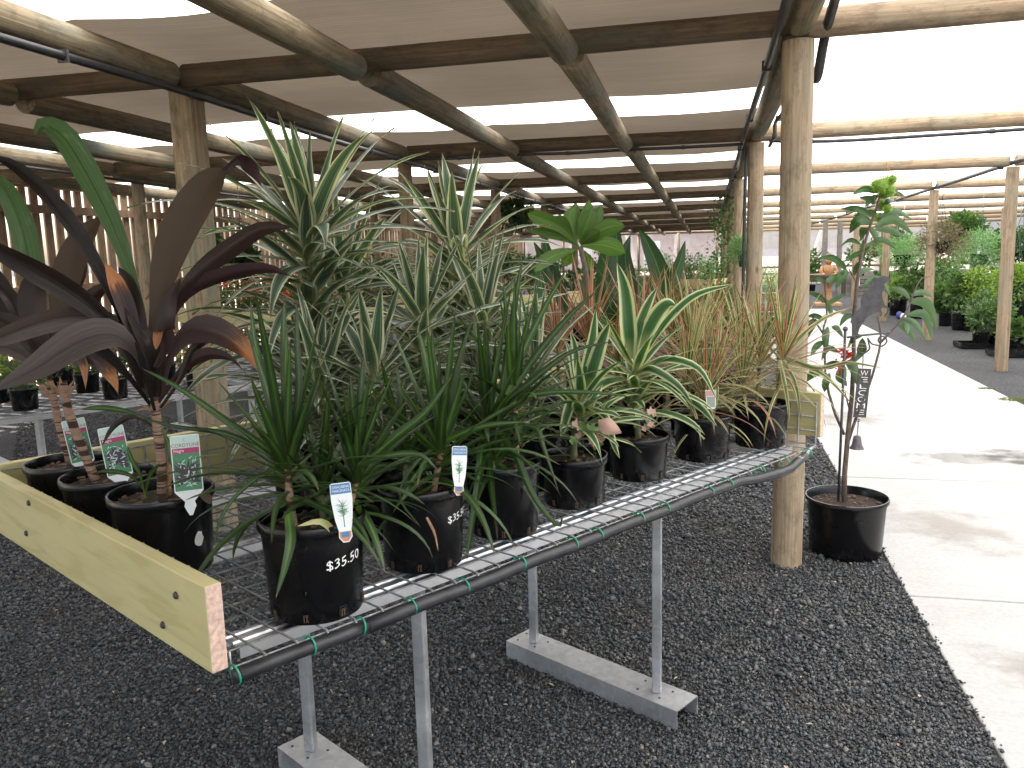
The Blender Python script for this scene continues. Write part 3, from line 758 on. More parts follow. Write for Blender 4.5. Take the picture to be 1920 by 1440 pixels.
bl = board(T(-.010, -.014), T(-.010, BWID+.05), ZM+.006, BH, BT, -LV)
bk = board(T(-.010, BWID+.012), T(BLEN+.02, BWID+.012), ZM+.012, BH, BT, SV)
be = board(T(BLEN+.010, -.012), T(BLEN+.010, BWID+.01), ZM+.030, BH, BT, LV)
for v, z in ((.10, .125), (.17, .045), (.95, .06), (.9, .15)):
    p = T(-.010-BT-.001, v, z); mb = MB(); mb.lathe([(.0075, 0), (.0075, .002), (.005, .005), (0, .006)], 12)
    b = mb.build('bolt_head', DKMET, bench, smooth=True); b.location = p; b.rotation_mode = 'QUATERNION'; b.rotation_quaternion = Vector((-LV.x, -LV.y, 0)).to_track_quat('Z', 'Y')
# steel beams, legs and feet
RZ = tangle()
def bar(a, b, w_, h, mat=GALV, name='rail', parent=bench, bev=.002):
    a, b = Vector(a), Vector(b); d = b-a; L = d.length; mb = MB(); mb.box((0, 0, 0), (L, w_, h)); o = mb.build(name, mat, parent)
    o.location = (a+b)/2; o.rotation_mode = 'QUATERNION'; o.rotation_quaternion = d.to_track_quat('X', 'Z'); bevel(o, bev); return o
def cbeam(u0, u1, v, name='long_beam'):
    """a rolled steel channel seen from above: flat top with two ridges"""
    prof = [(-.036, 0), (-.036, .026), (-.026, .026), (-.024, .021), (-.010, .021), (-.008, .026), (.008, .026), (.010, .021), (.024, .021), (.026, .026), (.036, .026), (.036, 0), (.032, 0), (.032, .018), (-.032, .018), (-.032, 0)]
    a, b = T(u0, v, -.034), T(u1, v, -.034); mb = MB(); n = len(prof); sv = Vector((SV.x, SV.y, 0))
    vs = [a+sv*x+Vector((0, 0, z)) for x, z in prof]+[b+sv*x+Vector((0, 0, z)) for x, z in prof]
    mb.add(vs, [(i, (i+1) % n, n+(i+1) % n, n+i) for i in range(n)]+[tuple(range(n-1, -1, -1)), tuple(range(n, 2*n))])
    return mb.build(name, ALU, bench)
cbeam(.06, BLEN-.02, .115); cbeam(.05, BLEN-.02, .655); cbeam(.05, BLEN-.02, BWID-.13)
bar(T(.05, .16, -.028), T(.05, BWID-.15, -.028), .04, .036, name='cross_beam'); bar(T(BLEN-.06, .16, -.028), T(BLEN-.06, BWID-.15, -.028), .04, .036, name='cross_beam')
def solve_u(px, v):
    lo, hi = -.1, BLEN+.2
    for _ in range(40):
        m_ = (lo+hi)/2
        if projx(T(m_, v, -.05)) < px: lo = m_
        else: hi = m_
    return lo
for ua, ub in ((solve_u(783, .115), solve_u(556, .655)), (solve_u(1232, .115), solve_u(994, .655))):
    pa, pb = T(ua, .115), T(ub, .655); d = (pb-pa); d.z = 0; d.normalize(); n_ = Vector((-d.y, d.x, 0)); w2 = .062; h = .068; t_ = .004
    a, b = Vector((pa.x, pa.y, 0))-d*.115, Vector((pb.x, pb.y, 0))+d*.085
    mb = MB(); prof = [(-w2, .001), (-w2, h), (w2, h), (w2, .001), (w2-t_, .001), (w2-t_, h-t_), (-w2+t_, h-t_), (-w2+t_, .001)]; m_ = len(prof)
    vs = [a+n_*x+Vector((0, 0, z)) for x, z in prof]+[b+n_*x+Vector((0, 0, z)) for x, z in prof]
    mb.add(vs, [(i, (i+1) % m_, m_+(i+1) % m_, m_+i) for i in range(m_)]+[tuple(range(m_-1, -1, -1)), tuple(range(m_, 2*m_))]); mb.build('foot_channel', GALV, bench)
    for q in (pa, pb):
        zt_ = ZM-.034-h; mb = MB(); mb.box((0, 0, zt_/2), (.030, .030, zt_)); o = mb.build('leg', GALV, bench); o.location = (q.x, q.y, h); o.rotation_euler = (0, 0, RZ+.55); bevel(o, .004, 2)
        for k in range(4):
            e = q-d*(.03+.012*(k % 2)) if k < 2 else q+d*(.035+.01*k); mb = MB(); mb.lathe([(.004, 0), (.004, .0015), (0, .002)], 8); s_ = mb.build('screw', DKMET, bench); s_.location = (e.x+n_.x*.03*(-1)**k, e.y+n_.y*.03*(-1)**k, h+.0005)
# black hose lashed along the front edge
hp = []
for i in range(31):
    u = -.004+(BLEN-.13)*i/30; bow = 0 if i < 24 else -.028*math.sin(PI*(i-24)/6.5)
    hp.append(T(u, -.020+bow, -.012+.002*math.sin(i*1.3)-(.010 if 25 <= i <= 28 else 0)))
hs = 5
for a, b in ((0, 4), (4, 30)):
    mb = MB(); mb.tube([p+Vector((0, 0, -.0012 if a else 0)) for p in hp[a:b+1]], .0155 if a else .0142, 14); mb.build('edge_hose', RUBBER, bench, smooth=True)
mb = MB(); mb.tube([hp[29], hp[30], T(BLEN-.06, -.006, -.004), T(BLEN, 0, 0)], [.0155, .012, .006, .0035], 8); mb.build('hose_end', WIRE, bench, smooth=True)
for u in (.0, .155, .27, .40, .55, .73, .92, 1.02, 1.20, 1.32, 1.55, 1.66, 1.86, 2.02, 2.19):
    c = T(u, -.016, -.010); ax = Vector((LV.x, LV.y, 0)); e1 = Vector((SV.x, SV.y, 0)); e2 = Vector((0, 0, 1)); tl = R.uniform(-.3, .3)
    mb = MB(); rr = .0185; mb.tube([c+(e1*math.cos(a)+e2*math.sin(a))*rr+ax*(tl*.012*math.sin(a)) for a in [2*PI*i/14 for i in range(15)]], .0021, 5, cap=False)
    mb.tube([c+e1*rr*.9+e2*.006, c+e1*(rr+.008)+e2*(.012)+ax*.004], .0018, 5); mb.build('cable_tie', TIE, bench, smooth=True)

# ------------------------------------------------------------------ pots
POTC = {}
def pot_parts(parent, r, h, mat=None, soil=True, holes=True, seed=0, fill=.86):
    mat = mat or POT; key = (round(r, 3), round(h, 3), mat.name)
    if key not in POTC:
        b = r*.86
        mb = MB(); mb.lathe([(0, .004), (b-.008, .004), (b-.002, 0), (b, .004), (b+(r*.95-b)*.75, h*.80), (r*.955, h-.022), (r*.985, h-.021), (r, h-.018), (r, h-.003), (r-.002, h), (r-.006, h), (r-.008, h-.004), (r*.93, h-.02), (b-.006, h*.5), (b-.008, .01)], 40)
        pm = mb.mesh('pot'); pm.materials.append(mat); sharpen(pm, 40)
        mb = MB(); rs = (b-.004)+(r*.94-b)*fill; rr = random.Random(3); n = 20
        vs = [(0, 0, h*fill+.006)]; fs = []
        for ri in (.35, .7, 1.0):
            for k in range(n): a = 2*PI*k/n; vs.append((rs*ri*math.cos(a), rs*ri*math.sin(a), h*fill+rr.uniform(-.006, .008)*(ri < 1)))
        fs += [(0, 1+k, 1+(k+1) % n) for k in range(n)]
        for q in range(2): fs += [(1+q*n+k, 1+(q+1)*n+k, 1+(q+1)*n+(k+1) % n, 1+q*n+(k+1) % n) for k in range(n)]
        mb.add(vs, fs); smh = mb.mesh('soil', True); smh.materials.append(SOIL)
        mb = MB()
        for k in range(1):
            a = 0.0; e = Vector((math.cos(a), math.sin(a), 0)); tq = Vector((-e.y, e.x, 0)); w_ = r*.085; c = e*(b+.0012+.001)
            z0, z1 = .006, .030
            # moulded lug round each drain hole, with roots showing inside
            for (p0, p1, q0, q1) in ((-w_, -w_*.75, z0, z1), (w_*.75, w_, z0, z1), (-w_, w_, z1-.003, z1)):
                mb.add([c+tq*p0+Vector((0,0,q0)), c+tq*p1+Vector((0,0,q0)), c+tq*p1+Vector((0,0,q1)), c+tq*p0+Vector((0,0,q1))], [(0,1,2,3)], mi=0)
            for j in range(3):
                mb.tube([c+tq*(w_*.5*math.sin(j*2.1+k))+Vector((0,0,z0+.002)), c+tq*(w_*.4*math.cos(j*1.7+k))+e*.001+Vector((0,0,z1-.006))], .0012, 4, mi=1)
        hm = mb.mesh('drain_hole'); hm.materials.append(POT); hm.materials.append(CHIP)
        POTC[key] = (pm, smh, hm)
    pm, smh, hm = POTC[key]
    mobj('pot', pm, parent)
    if soil: mobj('soil', smh, parent)
    if holes:
        for k in range(8): q = mobj('drain_hole', hm, parent); q.rotation_euler = (0, 0, 2*PI*(k+.3)/8)
def cane(parent, pts, r, mat, name='stem', n=8, taper=.85):
    pts = spline(pts, 10); loc = Vector(parent.location)
    mb = MB(); rr = R; mb.tube([Vector(p)-loc for p in pts], [r*(1-(1-taper)*i/10)*(1+rr.uniform(-.06, .06)) for i in range(11)], n)
    return mb.build(name, mat, parent, smooth=True)
def chips(parent, r, z, n, seed):
    rr = random.Random(seed); mb = MB()
    for _ in range(n):
        a, q = rr.uniform(0, 6.28), r*math.sqrt(rr.random()); c = Vector((q*math.cos(a), q*math.sin(a), z+rr.uniform(.004, .010)))
        mb.box(c, (rr.uniform(.008, .02), rr.uniform(.004, .009), .004), Matrix.Rotation(rr.uniform(0, 3), 3, 'Z') @ Matrix.Rotation(rr.uniform(-.6, .6), 3, 'X'))
    o = mb.build('bark_chips', CHIP, parent); o['kind'] = 'stuff'
def away(p, r): d = Vector((p.x, p.y, 0)).normalized(); return Vector((p.x, p.y, p.z))+d*r
def potted(name, px, py, r, h, label, cat='potted plant', group='potted plants on the near bench', z=ZM+.006, mat=None, grow=True):
    c = away(onz(px, py, z), r*.86); o = empty(name, c, label, cat, group); o.rotation_euler = (0, 0, 0)
    pot_parts(o, r, h, mat); chips(o, r*.8, h*.86, 26, int(px)); return o
def head(o, px, py, dd=0.0): return atd(px, py, fwd(o.location+Vector((0, 0, .2)))+dd)

# ---- dark cordylines at the back left
def trace(o, pts, wpx, mat, prof=prof_cord, fold=-.35, twist=0.0, n=14, side=None, wave=.035, name='leaf', dd0=0.0, nc=6):
    """pts: sight lines with a depth offset each; the leaf gets its real size at that depth"""
    d0 = fwd(o.location+Vector((0, 0, .2)))+dd0
    P = [atd(p[0], p[1], d0+(p[2] if len(p) > 2 else 0)) for p in pts]
    q = spline(P, n); W = wpx*d0/F
    if side is None:
        ch = (q[-1]-q[0]); vw = (q[len(q)//2]-CAMP).normalized(); side = ch.cross(vw).normalized()
        if side.z < 0: side = -side
    return leaf(o, q, W*(.78 if prof is prof_cord else 1), prof, side, mat, name=name, fold=fold, twist=twist, wave=wave, nc=nc, ph=R.uniform(0, 6))
def pot_at_rim(px, py, r, h):
    c = onz(px, py, ZM+h); q = Vector((c.x, c.y))-FL; det = LV.x*SV.y-LV.y*SV.x; u = (q.x*SV.y-q.y*SV.x)/det
    c = Vector((c.x, c.y))+LV*max(0, r+.012-u); return Vector((c.x, c.y, ZM+.006))
C1 = empty('dark_cordyline', pot_at_rim(302, 922, .122, .195), 'dark purple cordyline nearest the front, with a tall green leaf and scorched orange tips', 'potted plant', 'potted plants on the near bench')
pot_parts(C1, .122, .195); chips(C1, .1, .167, 50, 1)
C2 = empty('dark_cordyline', pot_at_rim(193, 893, .118, .195), 'dark purple cordyline in the middle pot of the left row, cane leaning left', 'potted plant', 'potted plants on the near bench')
pot_parts(C2, .118, .195); chips(C2, .1, .167, 50, 2)
C3 = empty('dark_cordyline', pot_at_rim(116, 868, .112, .19), 'dark purple cordyline in the farthest left pot against the back board', 'potted plant', 'potted plants on the near bench')
pot_parts(C3, .112, .19); chips(C3, .1, .163, 50, 3)
cane(C1, [head(C1, 304, 925), head(C1, 302, 860), head(C1, 295, 800), head(C1, 291, 745)], .0115, RING, taper=1.0)
cane(C1, [head(C1, 318, 928, .02), head(C1, 316, 880, .02), head(C1, 325, 820, .03)], .006, DRY, taper=.7)
for a, b in (((290, 775), (258, 757)), ((292, 768), (254, 770)), ((294, 765), (330, 748)), ((295, 770), (322, 752)), ((303, 850), (284, 832)), ((318, 905), (330, 885))):
    trace(C1, [(*a, 0), ((a[0]+b[0])/2, (a[1]+b[1])/2-3, -.01), (*b, -.02)], 8, DRY, prof=prof_narrow, n=5, nc=2, name='dry_leaf_base')
V1 = [ # pts, width, material, fold, twist
 ([(280,690,.03),(258,560,.03),(215,430,.02),(160,320,.0),(118,255,-.02),(82,236,-.03),(66,256,-.04)], 66, L_CGRN, -.3, .3),
 ([(287,700,0),(297,560,0),(330,440,-.02),(385,350,-.03),(425,315,-.05)], 92, L_CBRN, -.3, -.2),
 ([(418,322,-.05),(450,300,-.04),(478,320,-.03),(492,352,-.03)], 44, L_CGREY, .2, .6),
 ([(268,720,0),(225,590,-.03),(165,470,-.05),(100,380,-.08),(30,315,-.1),(-30,290,-.1)], 44, L_CORD, -.4, .5),
 ([(278,720,.02),(250,620,-.02),(222,545,-.04),(196,492,-.06)], 50, L_CTIP, -.5, .4),
 ([(270,735,0),(232,640,-.05),(165,570,-.1),(90,520,-.15),(0,470,-.2),(-60,430,-.2)], 58, L_CORD, -.3, -.6),
 ([(292,690,0),(322,580,-.03),(368,515,-.06),(430,465,-.08),(490,428,-.1),(548,426,-.1)], 52, L_CORD, -.5, -.5),
 ([(296,690,0),(318,600,-.02),(355,545,-.04),(430,515,-.06),(500,506,-.08),(548,520,-.1)], 44, L_CGREY, -.4, .4),
 ([(300,745,0),(312,680,-.05),(340,630,-.1),(382,618,-.16),(432,640,-.2),(475,680,-.22),(505,742,-.22)], 72, L_CTIP, -.35, .4),
 ([(292,760,0),(335,700,-.05),(378,668,-.1),(425,672,-.13),(462,700,-.14)], 36, L_CGREY, -.4, .5),
 ([(278,748,0),(258,670,-.08),(215,628,-.14),(150,640,-.2),(70,690,-.26),(-20,735,-.3)], 82, L_CGREY, -.2, .2),
 ([(276,740,0),(230,650,-.02),(170,596,-.06),(90,600,-.1),(0,632,-.14),(-60,650,-.14)], 60, L_CGREY, -.3, -.3),
 ([(283,760,0),(235,700,-.06),(185,655,-.1),(140,640,-.14),(118,646,-.15)], 34, L_CORD, -.5, .5),
 ([(291,745,0),(290,680,-.04),(282,640,-.06),(262,618,-.07)], 40, L_CORD, -.4, .6),
 ([(292,690,-.05),(312,648,-.08),(302,622,-.1),(292,655,-.11)], 46, L_CTIP, -.3, -.8),
 ([(288,740,0),(272,650,-.02),(254,590,-.02),(238,530,-.0),(222,500,0)], 46, L_CORD, -.4, .2),
 ([(296,752,0),(303,670,-.03),(310,610,-.06),(318,560,-.06),(340,520,-.07)], 42, L_CORD, -.4, -.3),
 ([(285,700,.04),(240,640,.08),(205,600,.1),(170,590,.12)], 40, L_CORD, -.4, .3),
 ([(290,770,-.02),(270,700,-.06),(246,650,-.09),(205,625,-.11)], 28, L_CORD, -.5, .6),
 ([(300,765,-.02),(335,715,-.07),(360,660,-.09),(395,640,-.12),(440,650,-.14)], 26, L_CORD, -.5, .6),
 ([(286,790,.04),(240,772,.02),(190,765,0),(150,768,-.02)], 16, L_MARG, -.4, .3),
 ([(288,800,.0),(250,782,-.03),(215,800,-.05),(192,835,-.06)], 18, L_CORD, -.4, .6),
 ([(303,800,.0),(318,840,-.03),(324,880,-.03)], 20, L_MARG, -.4, .2),
 ([(273,932,-.02),(262,890,-.05),(246,860,-.07),(238,835,-.08)], 12, L_MARG, -.4, .2),
 ([(275,925,-.02),(245,892,-.06),(205,884,-.08),(178,886,-.09)], 13, L_MARG, -.4, .2),
 ([(272,930,-.02),(280,895,-.05),(300,868,-.07)], 14, L_MARG, -.4, .2),
 ([(345,900,-.06),(385,930,-.10),(394,945,-.11)], 22, L_CBRN, -.3, .2),
]
for pts, w_, m_, fo, tw in V1: trace(C1, pts, w_, m_, fold=fo, twist=tw)
cane(C2, [head(C2, 182, 908), head(C2, 150, 830), head(C2, 128, 770), head(C2, 116, 715)], .0115, RING, taper=1.0)
cane(C3, [head(C3, 132, 868), head(C3, 112, 800), head(C3, 101, 750), head(C3, 92, 715)], .0105, RING, taper=1.0)
for o, a, b in ((C2, (118, 745), (88, 712)), (C2, (118, 748), (140, 712)), (C2, (116, 740), (112, 705)), (C2, (120, 752), (146, 720)), (C3, (100, 750), (68, 715)), (C3, (100, 755), (75, 725)), (C3, (100, 748), (96, 712))):
    trace(o, [(*a, 0), ((a[0]+b[0])/2, (a[1]+b[1])/2-3, -.01), (*b, -.02)], 9, DRY, prof=prof_narrow, n=5, nc=2, name='dry_leaf_base')
V2 = [
 ([(104,690,0),(110,600,0),(122,520,0),(150,450,.0),(190,405,.0)], 74, L_CBRN, -.3, -.3),
 ([(98,700,0),(80,640,-.03),(62,585,-.04),(66,530,-.04),(92,500,-.04)], 66, L_CORD, -.3, .3),
 ([(96,710,0),(70,660,-.02),(28,610,-.05),(-40,585,-.08)], 48, L_CORD, -.4, .4),
 ([(102,700,0),(140,620,.02),(170,560,.02),(205,530,.0)], 46, L_CORD, -.4, -.3),
 ([(108,705,0),(135,668,-.05),(175,672,-.08),(205,705,-.1),(222,740,-.1)], 40, L_CTIP, -.4, .5),
 ([(104,700,0),(60,640,.02),(20,560,.02),(-30,520,.02)], 44, L_CORD, -.4, .4),
 ([(108,700,0),(150,640,-.04),(205,610,-.06),(245,640,-.08)], 40, L_CORD, -.4, .4),
 ([(104,705,0),(128,672,-.06),(152,680,-.08),(160,730,-.1)], 34, L_CTIP, -.3, .8),
]
for pts, w_, m_, fo, tw in V2: trace(C2, pts, w_, m_, fold=fo, twist=tw)
V3 = [
 ([(86,700,.0),(68,600,.0),(60,520,.0),(42,430,-.02),(5,350,-.04),(-40,325,-.05)], 62, L_CGRN, -.3, .3),
 ([(84,705,0),(40,650,-.02),(0,540,-.05),(-60,460,-.1)], 50, L_CORD, -.4, .5),
 ([(84,710,0),(50,670,-.04),(0,650,-.08),(-50,680,-.1)], 46, L_CGREY, -.3, .3),
 ([(86,700,0),(100,610,.02),(140,520,.03),(160,480,.03)], 50, L_CORD, -.3, -.3),
 ([(84,705,0),(44,610,.02),(14,560,.02),(-30,550,.02)], 36, L_CORD, -.4, .5),
 ([(88,705,0),(130,660,.05),(180,640,.05)], 34, L_CORD, -.4, .5),
 ([(84,705,0),(60,660,.03),(20,630,.03),(-30,600,.03)], 36, L_CORD, -.4, .5),
]
for pts, w_, m_, fo, tw in V3: trace(C3, pts, w_, m_, fold=fo, twist=tw)

# ---- plant labels (stuck in the pots: things of their own)
def facing(loc, tilt=0.0, roll=0.0, yaw=0.0):
    d = (CAMP-Vector(loc)); az = math.atan2(d.y, d.x)+yaw
    return Matrix.Translation(loc) @ Matrix.Rotation(az+PI/2, 4, 'Z') @ Matrix.Rotation(PI/2-tilt, 4, 'X') @ Matrix.Rotation(roll, 4, 'Z')
def flat(poly, z): b = MB(); b.add([(x, y, z) for x, y in poly], [tuple(range(len(poly)))]); return b
def text_on(parent, body, size, pos, mat, name='lettering', sx=1.0, rot=0.0, z=.0010):
    me = text_mesh(body, size); me.name = name; me.transform(Matrix.Translation((pos[0], pos[1], z)) @ Matrix.Rotation(rot, 4, 'Z') @ Matrix.Diagonal((sx, 1, 1, 1)))
    me.materials.clear(); return mobj(name, me, parent, mat)
def cord_label(px, py, o, label, roll, hpx, dd=-.09, yaw=0.0, bottom=(0, 0)):
    p = head(o, px, py, dd); hgt = hpx*fwd(p)/F; k = hgt/.150
    t_ = empty('plant_label', p, label, 'plant label', 'cordyline picture labels'); t_.matrix_world = facing(p, .12, roll, yaw) @ Matrix.Diagonal((k, k, k, 1))
    w_ = .036
    b = MB(); b.prism([(-w_+.003, .075), (w_-.003, .075), (w_, .072), (w_, -.075), (.012, -.103), (.015, -.115), (.004, -.140), (-.004, -.140), (-.015, -.115), (-.012, -.103), (-w_, -.075), (-w_, .072)], .0012)
    b.build('card', WHITEP, t_)
    flat([(-.0335, .0725), (.0335, .0725), (.0335, .028), (-.0335, .028)], .0009).build('header_print', PALEG, t_)
    flat([(-.0335, .040), (.0335, .040), (.0335, .026), (-.0335, .026)], .0011).build('red_band', MAGEN, t_)
    flat([(-.0335, .026), (.0335, .026), (.0335, -.073), (-.0335, -.073)], .0010).build('picture_ground', PRGREEN, t_)
    rr = random.Random(int(px)); b = MB()
    for i in range(60):
        a = rr.uniform(-.6, PI+.6); L = rr.uniform(.02, .058); c = Vector((rr.uniform(-.006, .006), -.038+rr.uniform(-.008, .012), 0)); d = Vector((math.cos(a), math.sin(a)*.95, 0)); n_ = Vector((-d.y, d.x, 0)); e = c+d*L
        e.x = max(-.033, min(.033, e.x)); e.y = max(-.072, min(.0255, e.y))
        b.add([c+Vector((0,0,.0012+i*.00002)), (c+e)/2+n_*.0035+Vector((0,0,.0012+i*.00002)), e+Vector((0,0,.0012+i*.00002)), (c+e)/2-n_*.0035+Vector((0,0,.0012+i*.00002))], [(0,1,2,3)])
    b.build('picture_leaves', PRDARK, t_)
    b = MB()
    for i in range(34):
        a = rr.uniform(0, 6.28); L = rr.uniform(.008, .022); c = Vector((rr.uniform(-.024, .024), rr.uniform(-.062, .016), 0)); d = Vector((math.cos(a), math.sin(a), 0)); n_ = Vector((-d.y, d.x, 0)); z = .0026
        e = c+d*L*.5; b.add([c-d*L*.4+Vector((0,0,z)), c+n_*.0016+Vector((0,0,z)), e+Vector((0,0,z)), c-n_*.0016+Vector((0,0,z))], [(0,1,2,3)])
    b.build('picture_highlights', PALEG, t_)
    text_on(t_, 'CORDYLINE', .0135, (0, .0475), MAGEN, sx=.95, z=.0013); text_on(t_, 'Negra', .0115, (-.017, .0335), WHITEP, sx=.9, z=.0015)
    text_on(t_, 'A', .020, (-.003, .0620), simple('faint_print', (.42, .38, .42), .5), sx=.4, z=.0012)
cord_label(350, 868, C1, 'picture label in the nearest cordyline pot, hanging over its rim', .0, 106, -.13)
cord_label(216, 845, C2, 'picture label standing in the middle cordyline pot, half hidden by a dark leaf', .10, 92, -.09)
cord_label(146, 826, C3, 'picture label behind the leaning cane in the farthest cordyline pot', .12, 82, -.06)
def marg_label(px, py, o, label, roll, hpx, dd=-.1, yaw=0.0):
    p = head(o, px, py, dd); k = hpx*fwd(p)/F/.125
    t_ = empty('plant_label', p, label, 'plant label', 'dracaena plant labels'); t_.matrix_world = facing(p, .18, roll, yaw) @ Matrix.Diagonal((k, k, k, 1))
    b = MB(); b.prism([(-.0215, .045), (-.018, .048), (.018, .048), (.0215, .045), (.022, .01), (.018, -.030), (.013, -.052), (.014, -.066), (.006, -.077), (-.006, -.077), (-.014, -.066), (-.013, -.052), (-.018, -.030), (-.022, .01)], .0012); b.build('card', WHITEP, t_)
    flat([(-.0195, .046), (.0195, .046), (.0205, .025), (-.0205, .025)], .0009).build('blue_header', BLUEP, t_)
    text_on(t_, 'DRACAENA', .0078, (0, .0392), WHITEP, z=.0012, sx=.86); text_on(t_, 'MARGINATA', .0078, (0, .0312), WHITEP, z=.0012, sx=.80)
    rr = random.Random(4); b = MB()
    for i in range(34):
        a = rr.uniform(.0, PI); L = rr.uniform(.012, .020); c = Vector((0, rr.uniform(-.022, .004), 0)); d = Vector((math.cos(a), math.sin(a), 0)); e = c+d*L; n_ = Vector((-d.y, d.x, 0))
        lim = .017 if e.y > -.02 else .013; e.x = max(-lim, min(lim, e.x)); zz = Vector((0, 0, .0009+.00001*i))
        b.add([c-n_*.0008+zz, c+n_*.0008+zz, e+zz], [(0,1,2)])
    b.add([(-.001, -.045, .001), (.001, -.045, .001), (.001, .0, .001), (-.001, .0, .001)], [(0,1,2,3)]); b.build('printed_plant', PRGREEN, t_)
    flat([(-.012, -.054), (.012, -.054), (.012, -.065), (.005, -.075), (-.005, -.075), (-.012, -.065)], .0009).build('printed_base', ORANGEP, t_)
    flat([(-.008, -.055), (.008, -.055), (.008, -.066), (-.008, -.066)], .0012).build('printed_badge', BLUEP, t_); text_on(t_, 'ADVANCED', .003, (0, -.0600), WHITEP, z=.0014) if False else None

# ---- front row
def price(o, r, h, az, zc, body='$35.50', size=.026):
    me = text_mesh(body, size, 0, 3); b = r*.86
    for v in me.vertices:
        x, y = v.co.x*1.12, v.co.y; y += x*.10+.0015*math.sin(x*300); z = zc+y; rad = b+(r*.95-b)*.75*z/(h*.8)+.0014
        a = az+x/rad; v.co = (rad*math.cos(a), rad*math.sin(a), z)
    me.name = 'price_writing'; me.materials.clear(); mobj('price_writing', me, o, INK)
def azcam(o, off=0.0): d = CAMP-Vector(o.location); return math.atan2(d.y, d.x)+off
F1 = potted('green_dracaena', 598, 1172, .112, .205, 'green narrow-leaved dracaena in the nearest pot marked $35.50, label in front')
F2 = potted('green_dracaena', 797, 1077, .108, .195, 'green narrow-leaved dracaena in the second front pot, price partly hidden by leaf')
F3 = potted('green_dracaena', 946, 1013, .104, .19, 'green narrow-leaved dracaena in third front pot, leaves hanging over the rim')
F4 = potted('striped_dracaena', 1077, 957, .102, .145, 'short lime-edged dracaena in fourth front pot with small pinkish ivy leaves')
F5 = potted('striped_dracaena', 1197, 905, .102, .140, 'lime-edged dracaena with one broad upright leaf in the fifth front pot')
F6 = potted('tricolour_dracaena', 1316, 868, .106, .155, 'yellow and pink striped dracaena in sixth front pot with a clear label')
F7 = potted('tricolour_dracaena', 1425, 842, .106, .160, 'last tricolour dracaena of the front row, beside yellow end board')
price(F1, .112, .205, azcam(F1, .62), .125, size=.028); price(F2, .108, .195, azcam(F2, 1.0), .125, size=.025)
marg_label(642, 948, F1, 'white and blue label in front of nearest dracaena pot', .05, 112, -.115)
marg_label(861, 872, F2, 'white and blue label leaning at the right of the second front pot', -.16, 92, -.07, yaw=.5)
# sticker remnant on cordyline pot
a = azcam(C1, .72); st = MB(); rr = random.Random(2); P = []
for i in range(14):
    t_ = 2*PI*i/14; P.append((.014*math.cos(t_)*rr.uniform(.75, 1.05), .021*math.sin(t_)*rr.uniform(.8, 1.05)))
def onpot(x, y, r, h, az, zc):
    b = r*.86; z = zc+y; rad = b+(r*.95-b)*.75*z/(h*.8)+.001; a_ = az+x/rad; return (rad*math.cos(a_), rad*math.sin(a_), z)
st.add([onpot(0, 0, .122, .195, a, .085)]+[onpot(x, y, .122, .195, a, .085) for x, y in P], [(0, 1+i, 1+(i+1) % 14) for i in range(14)]); st.build('torn_sticker', WHITEP, C1)

def marg(o, px, py, n, Lpx, seed, dd=0, up=8, W=.031, lean=(0, 0), down=True):
    """green dracaena head: a sheaf of upright blades over a skirt of arching ones"""
    rr = random.Random(seed); c = head(o, px, py, dd); L = Lpx*fwd(c)/F
    rosette(o, c, up, L*1.02, W, L_MARG, prof_narrow, th=(.03, .36), droop=(0, .12), rnd=rr, fold=.3, nseg=9)
    rosette(o, c-Vector((0, 0, .012)), int(n*1.6), L*.98, W*.95, L_MARG, prof_narrow, th=(.4, 1.35), droop=(.1, .8), rnd=rr, tall=.04, fold=.25, nseg=9)
    if down: rosette(o, c-Vector((0, 0, .05)), int(n*.75), L*.85, W*.92, L_MARG, prof_narrow, th=(1.3, 1.9), droop=(.5, 1.2), rnd=rr, tall=.05, fold=.3, nseg=9)
    return c
def stemto(o, c, r, mat, off=(0, 0)):
    b = Vector(o.location)+Vector((off[0], off[1], .1)); cane(o, [b, b.lerp(c, .5)+Vector((R.uniform(-.01, .01), R.uniform(-.01, .01), 0)), c], r, mat)
for o, px, py, n, L, sd, up, dd, off in (
    (F1, 536, 858, 17, 285, 1, 9, -.02, (-.03, 0)), (F1, 668, 878, 16, 205, 2, 9, .03, (.05, .02)), (F1, 600, 905, 9, 190, 21, 3, .05, (.02, .03)),
    (F2, 826, 832, 17, 245, 3, 9, 0, (.02, 0)), (F2, 760, 850, 10, 180, 22, 5, .06, (-.03, .03)),
    (F3, 914, 788, 17, 225, 4, 9, -.02, (-.03, 0)), (F3, 965, 740, 12, 240, 5, 8, .05, (.03, .02)), (F3, 925, 850, 8, 190, 23, 2, -.03, (.0, -.02))):
    c = marg(o, px, py, n, L, sd, dd, up); stemto(o, c-Vector((0, 0, .02)), .009, RING if sd < 10 else GSTEM, off)
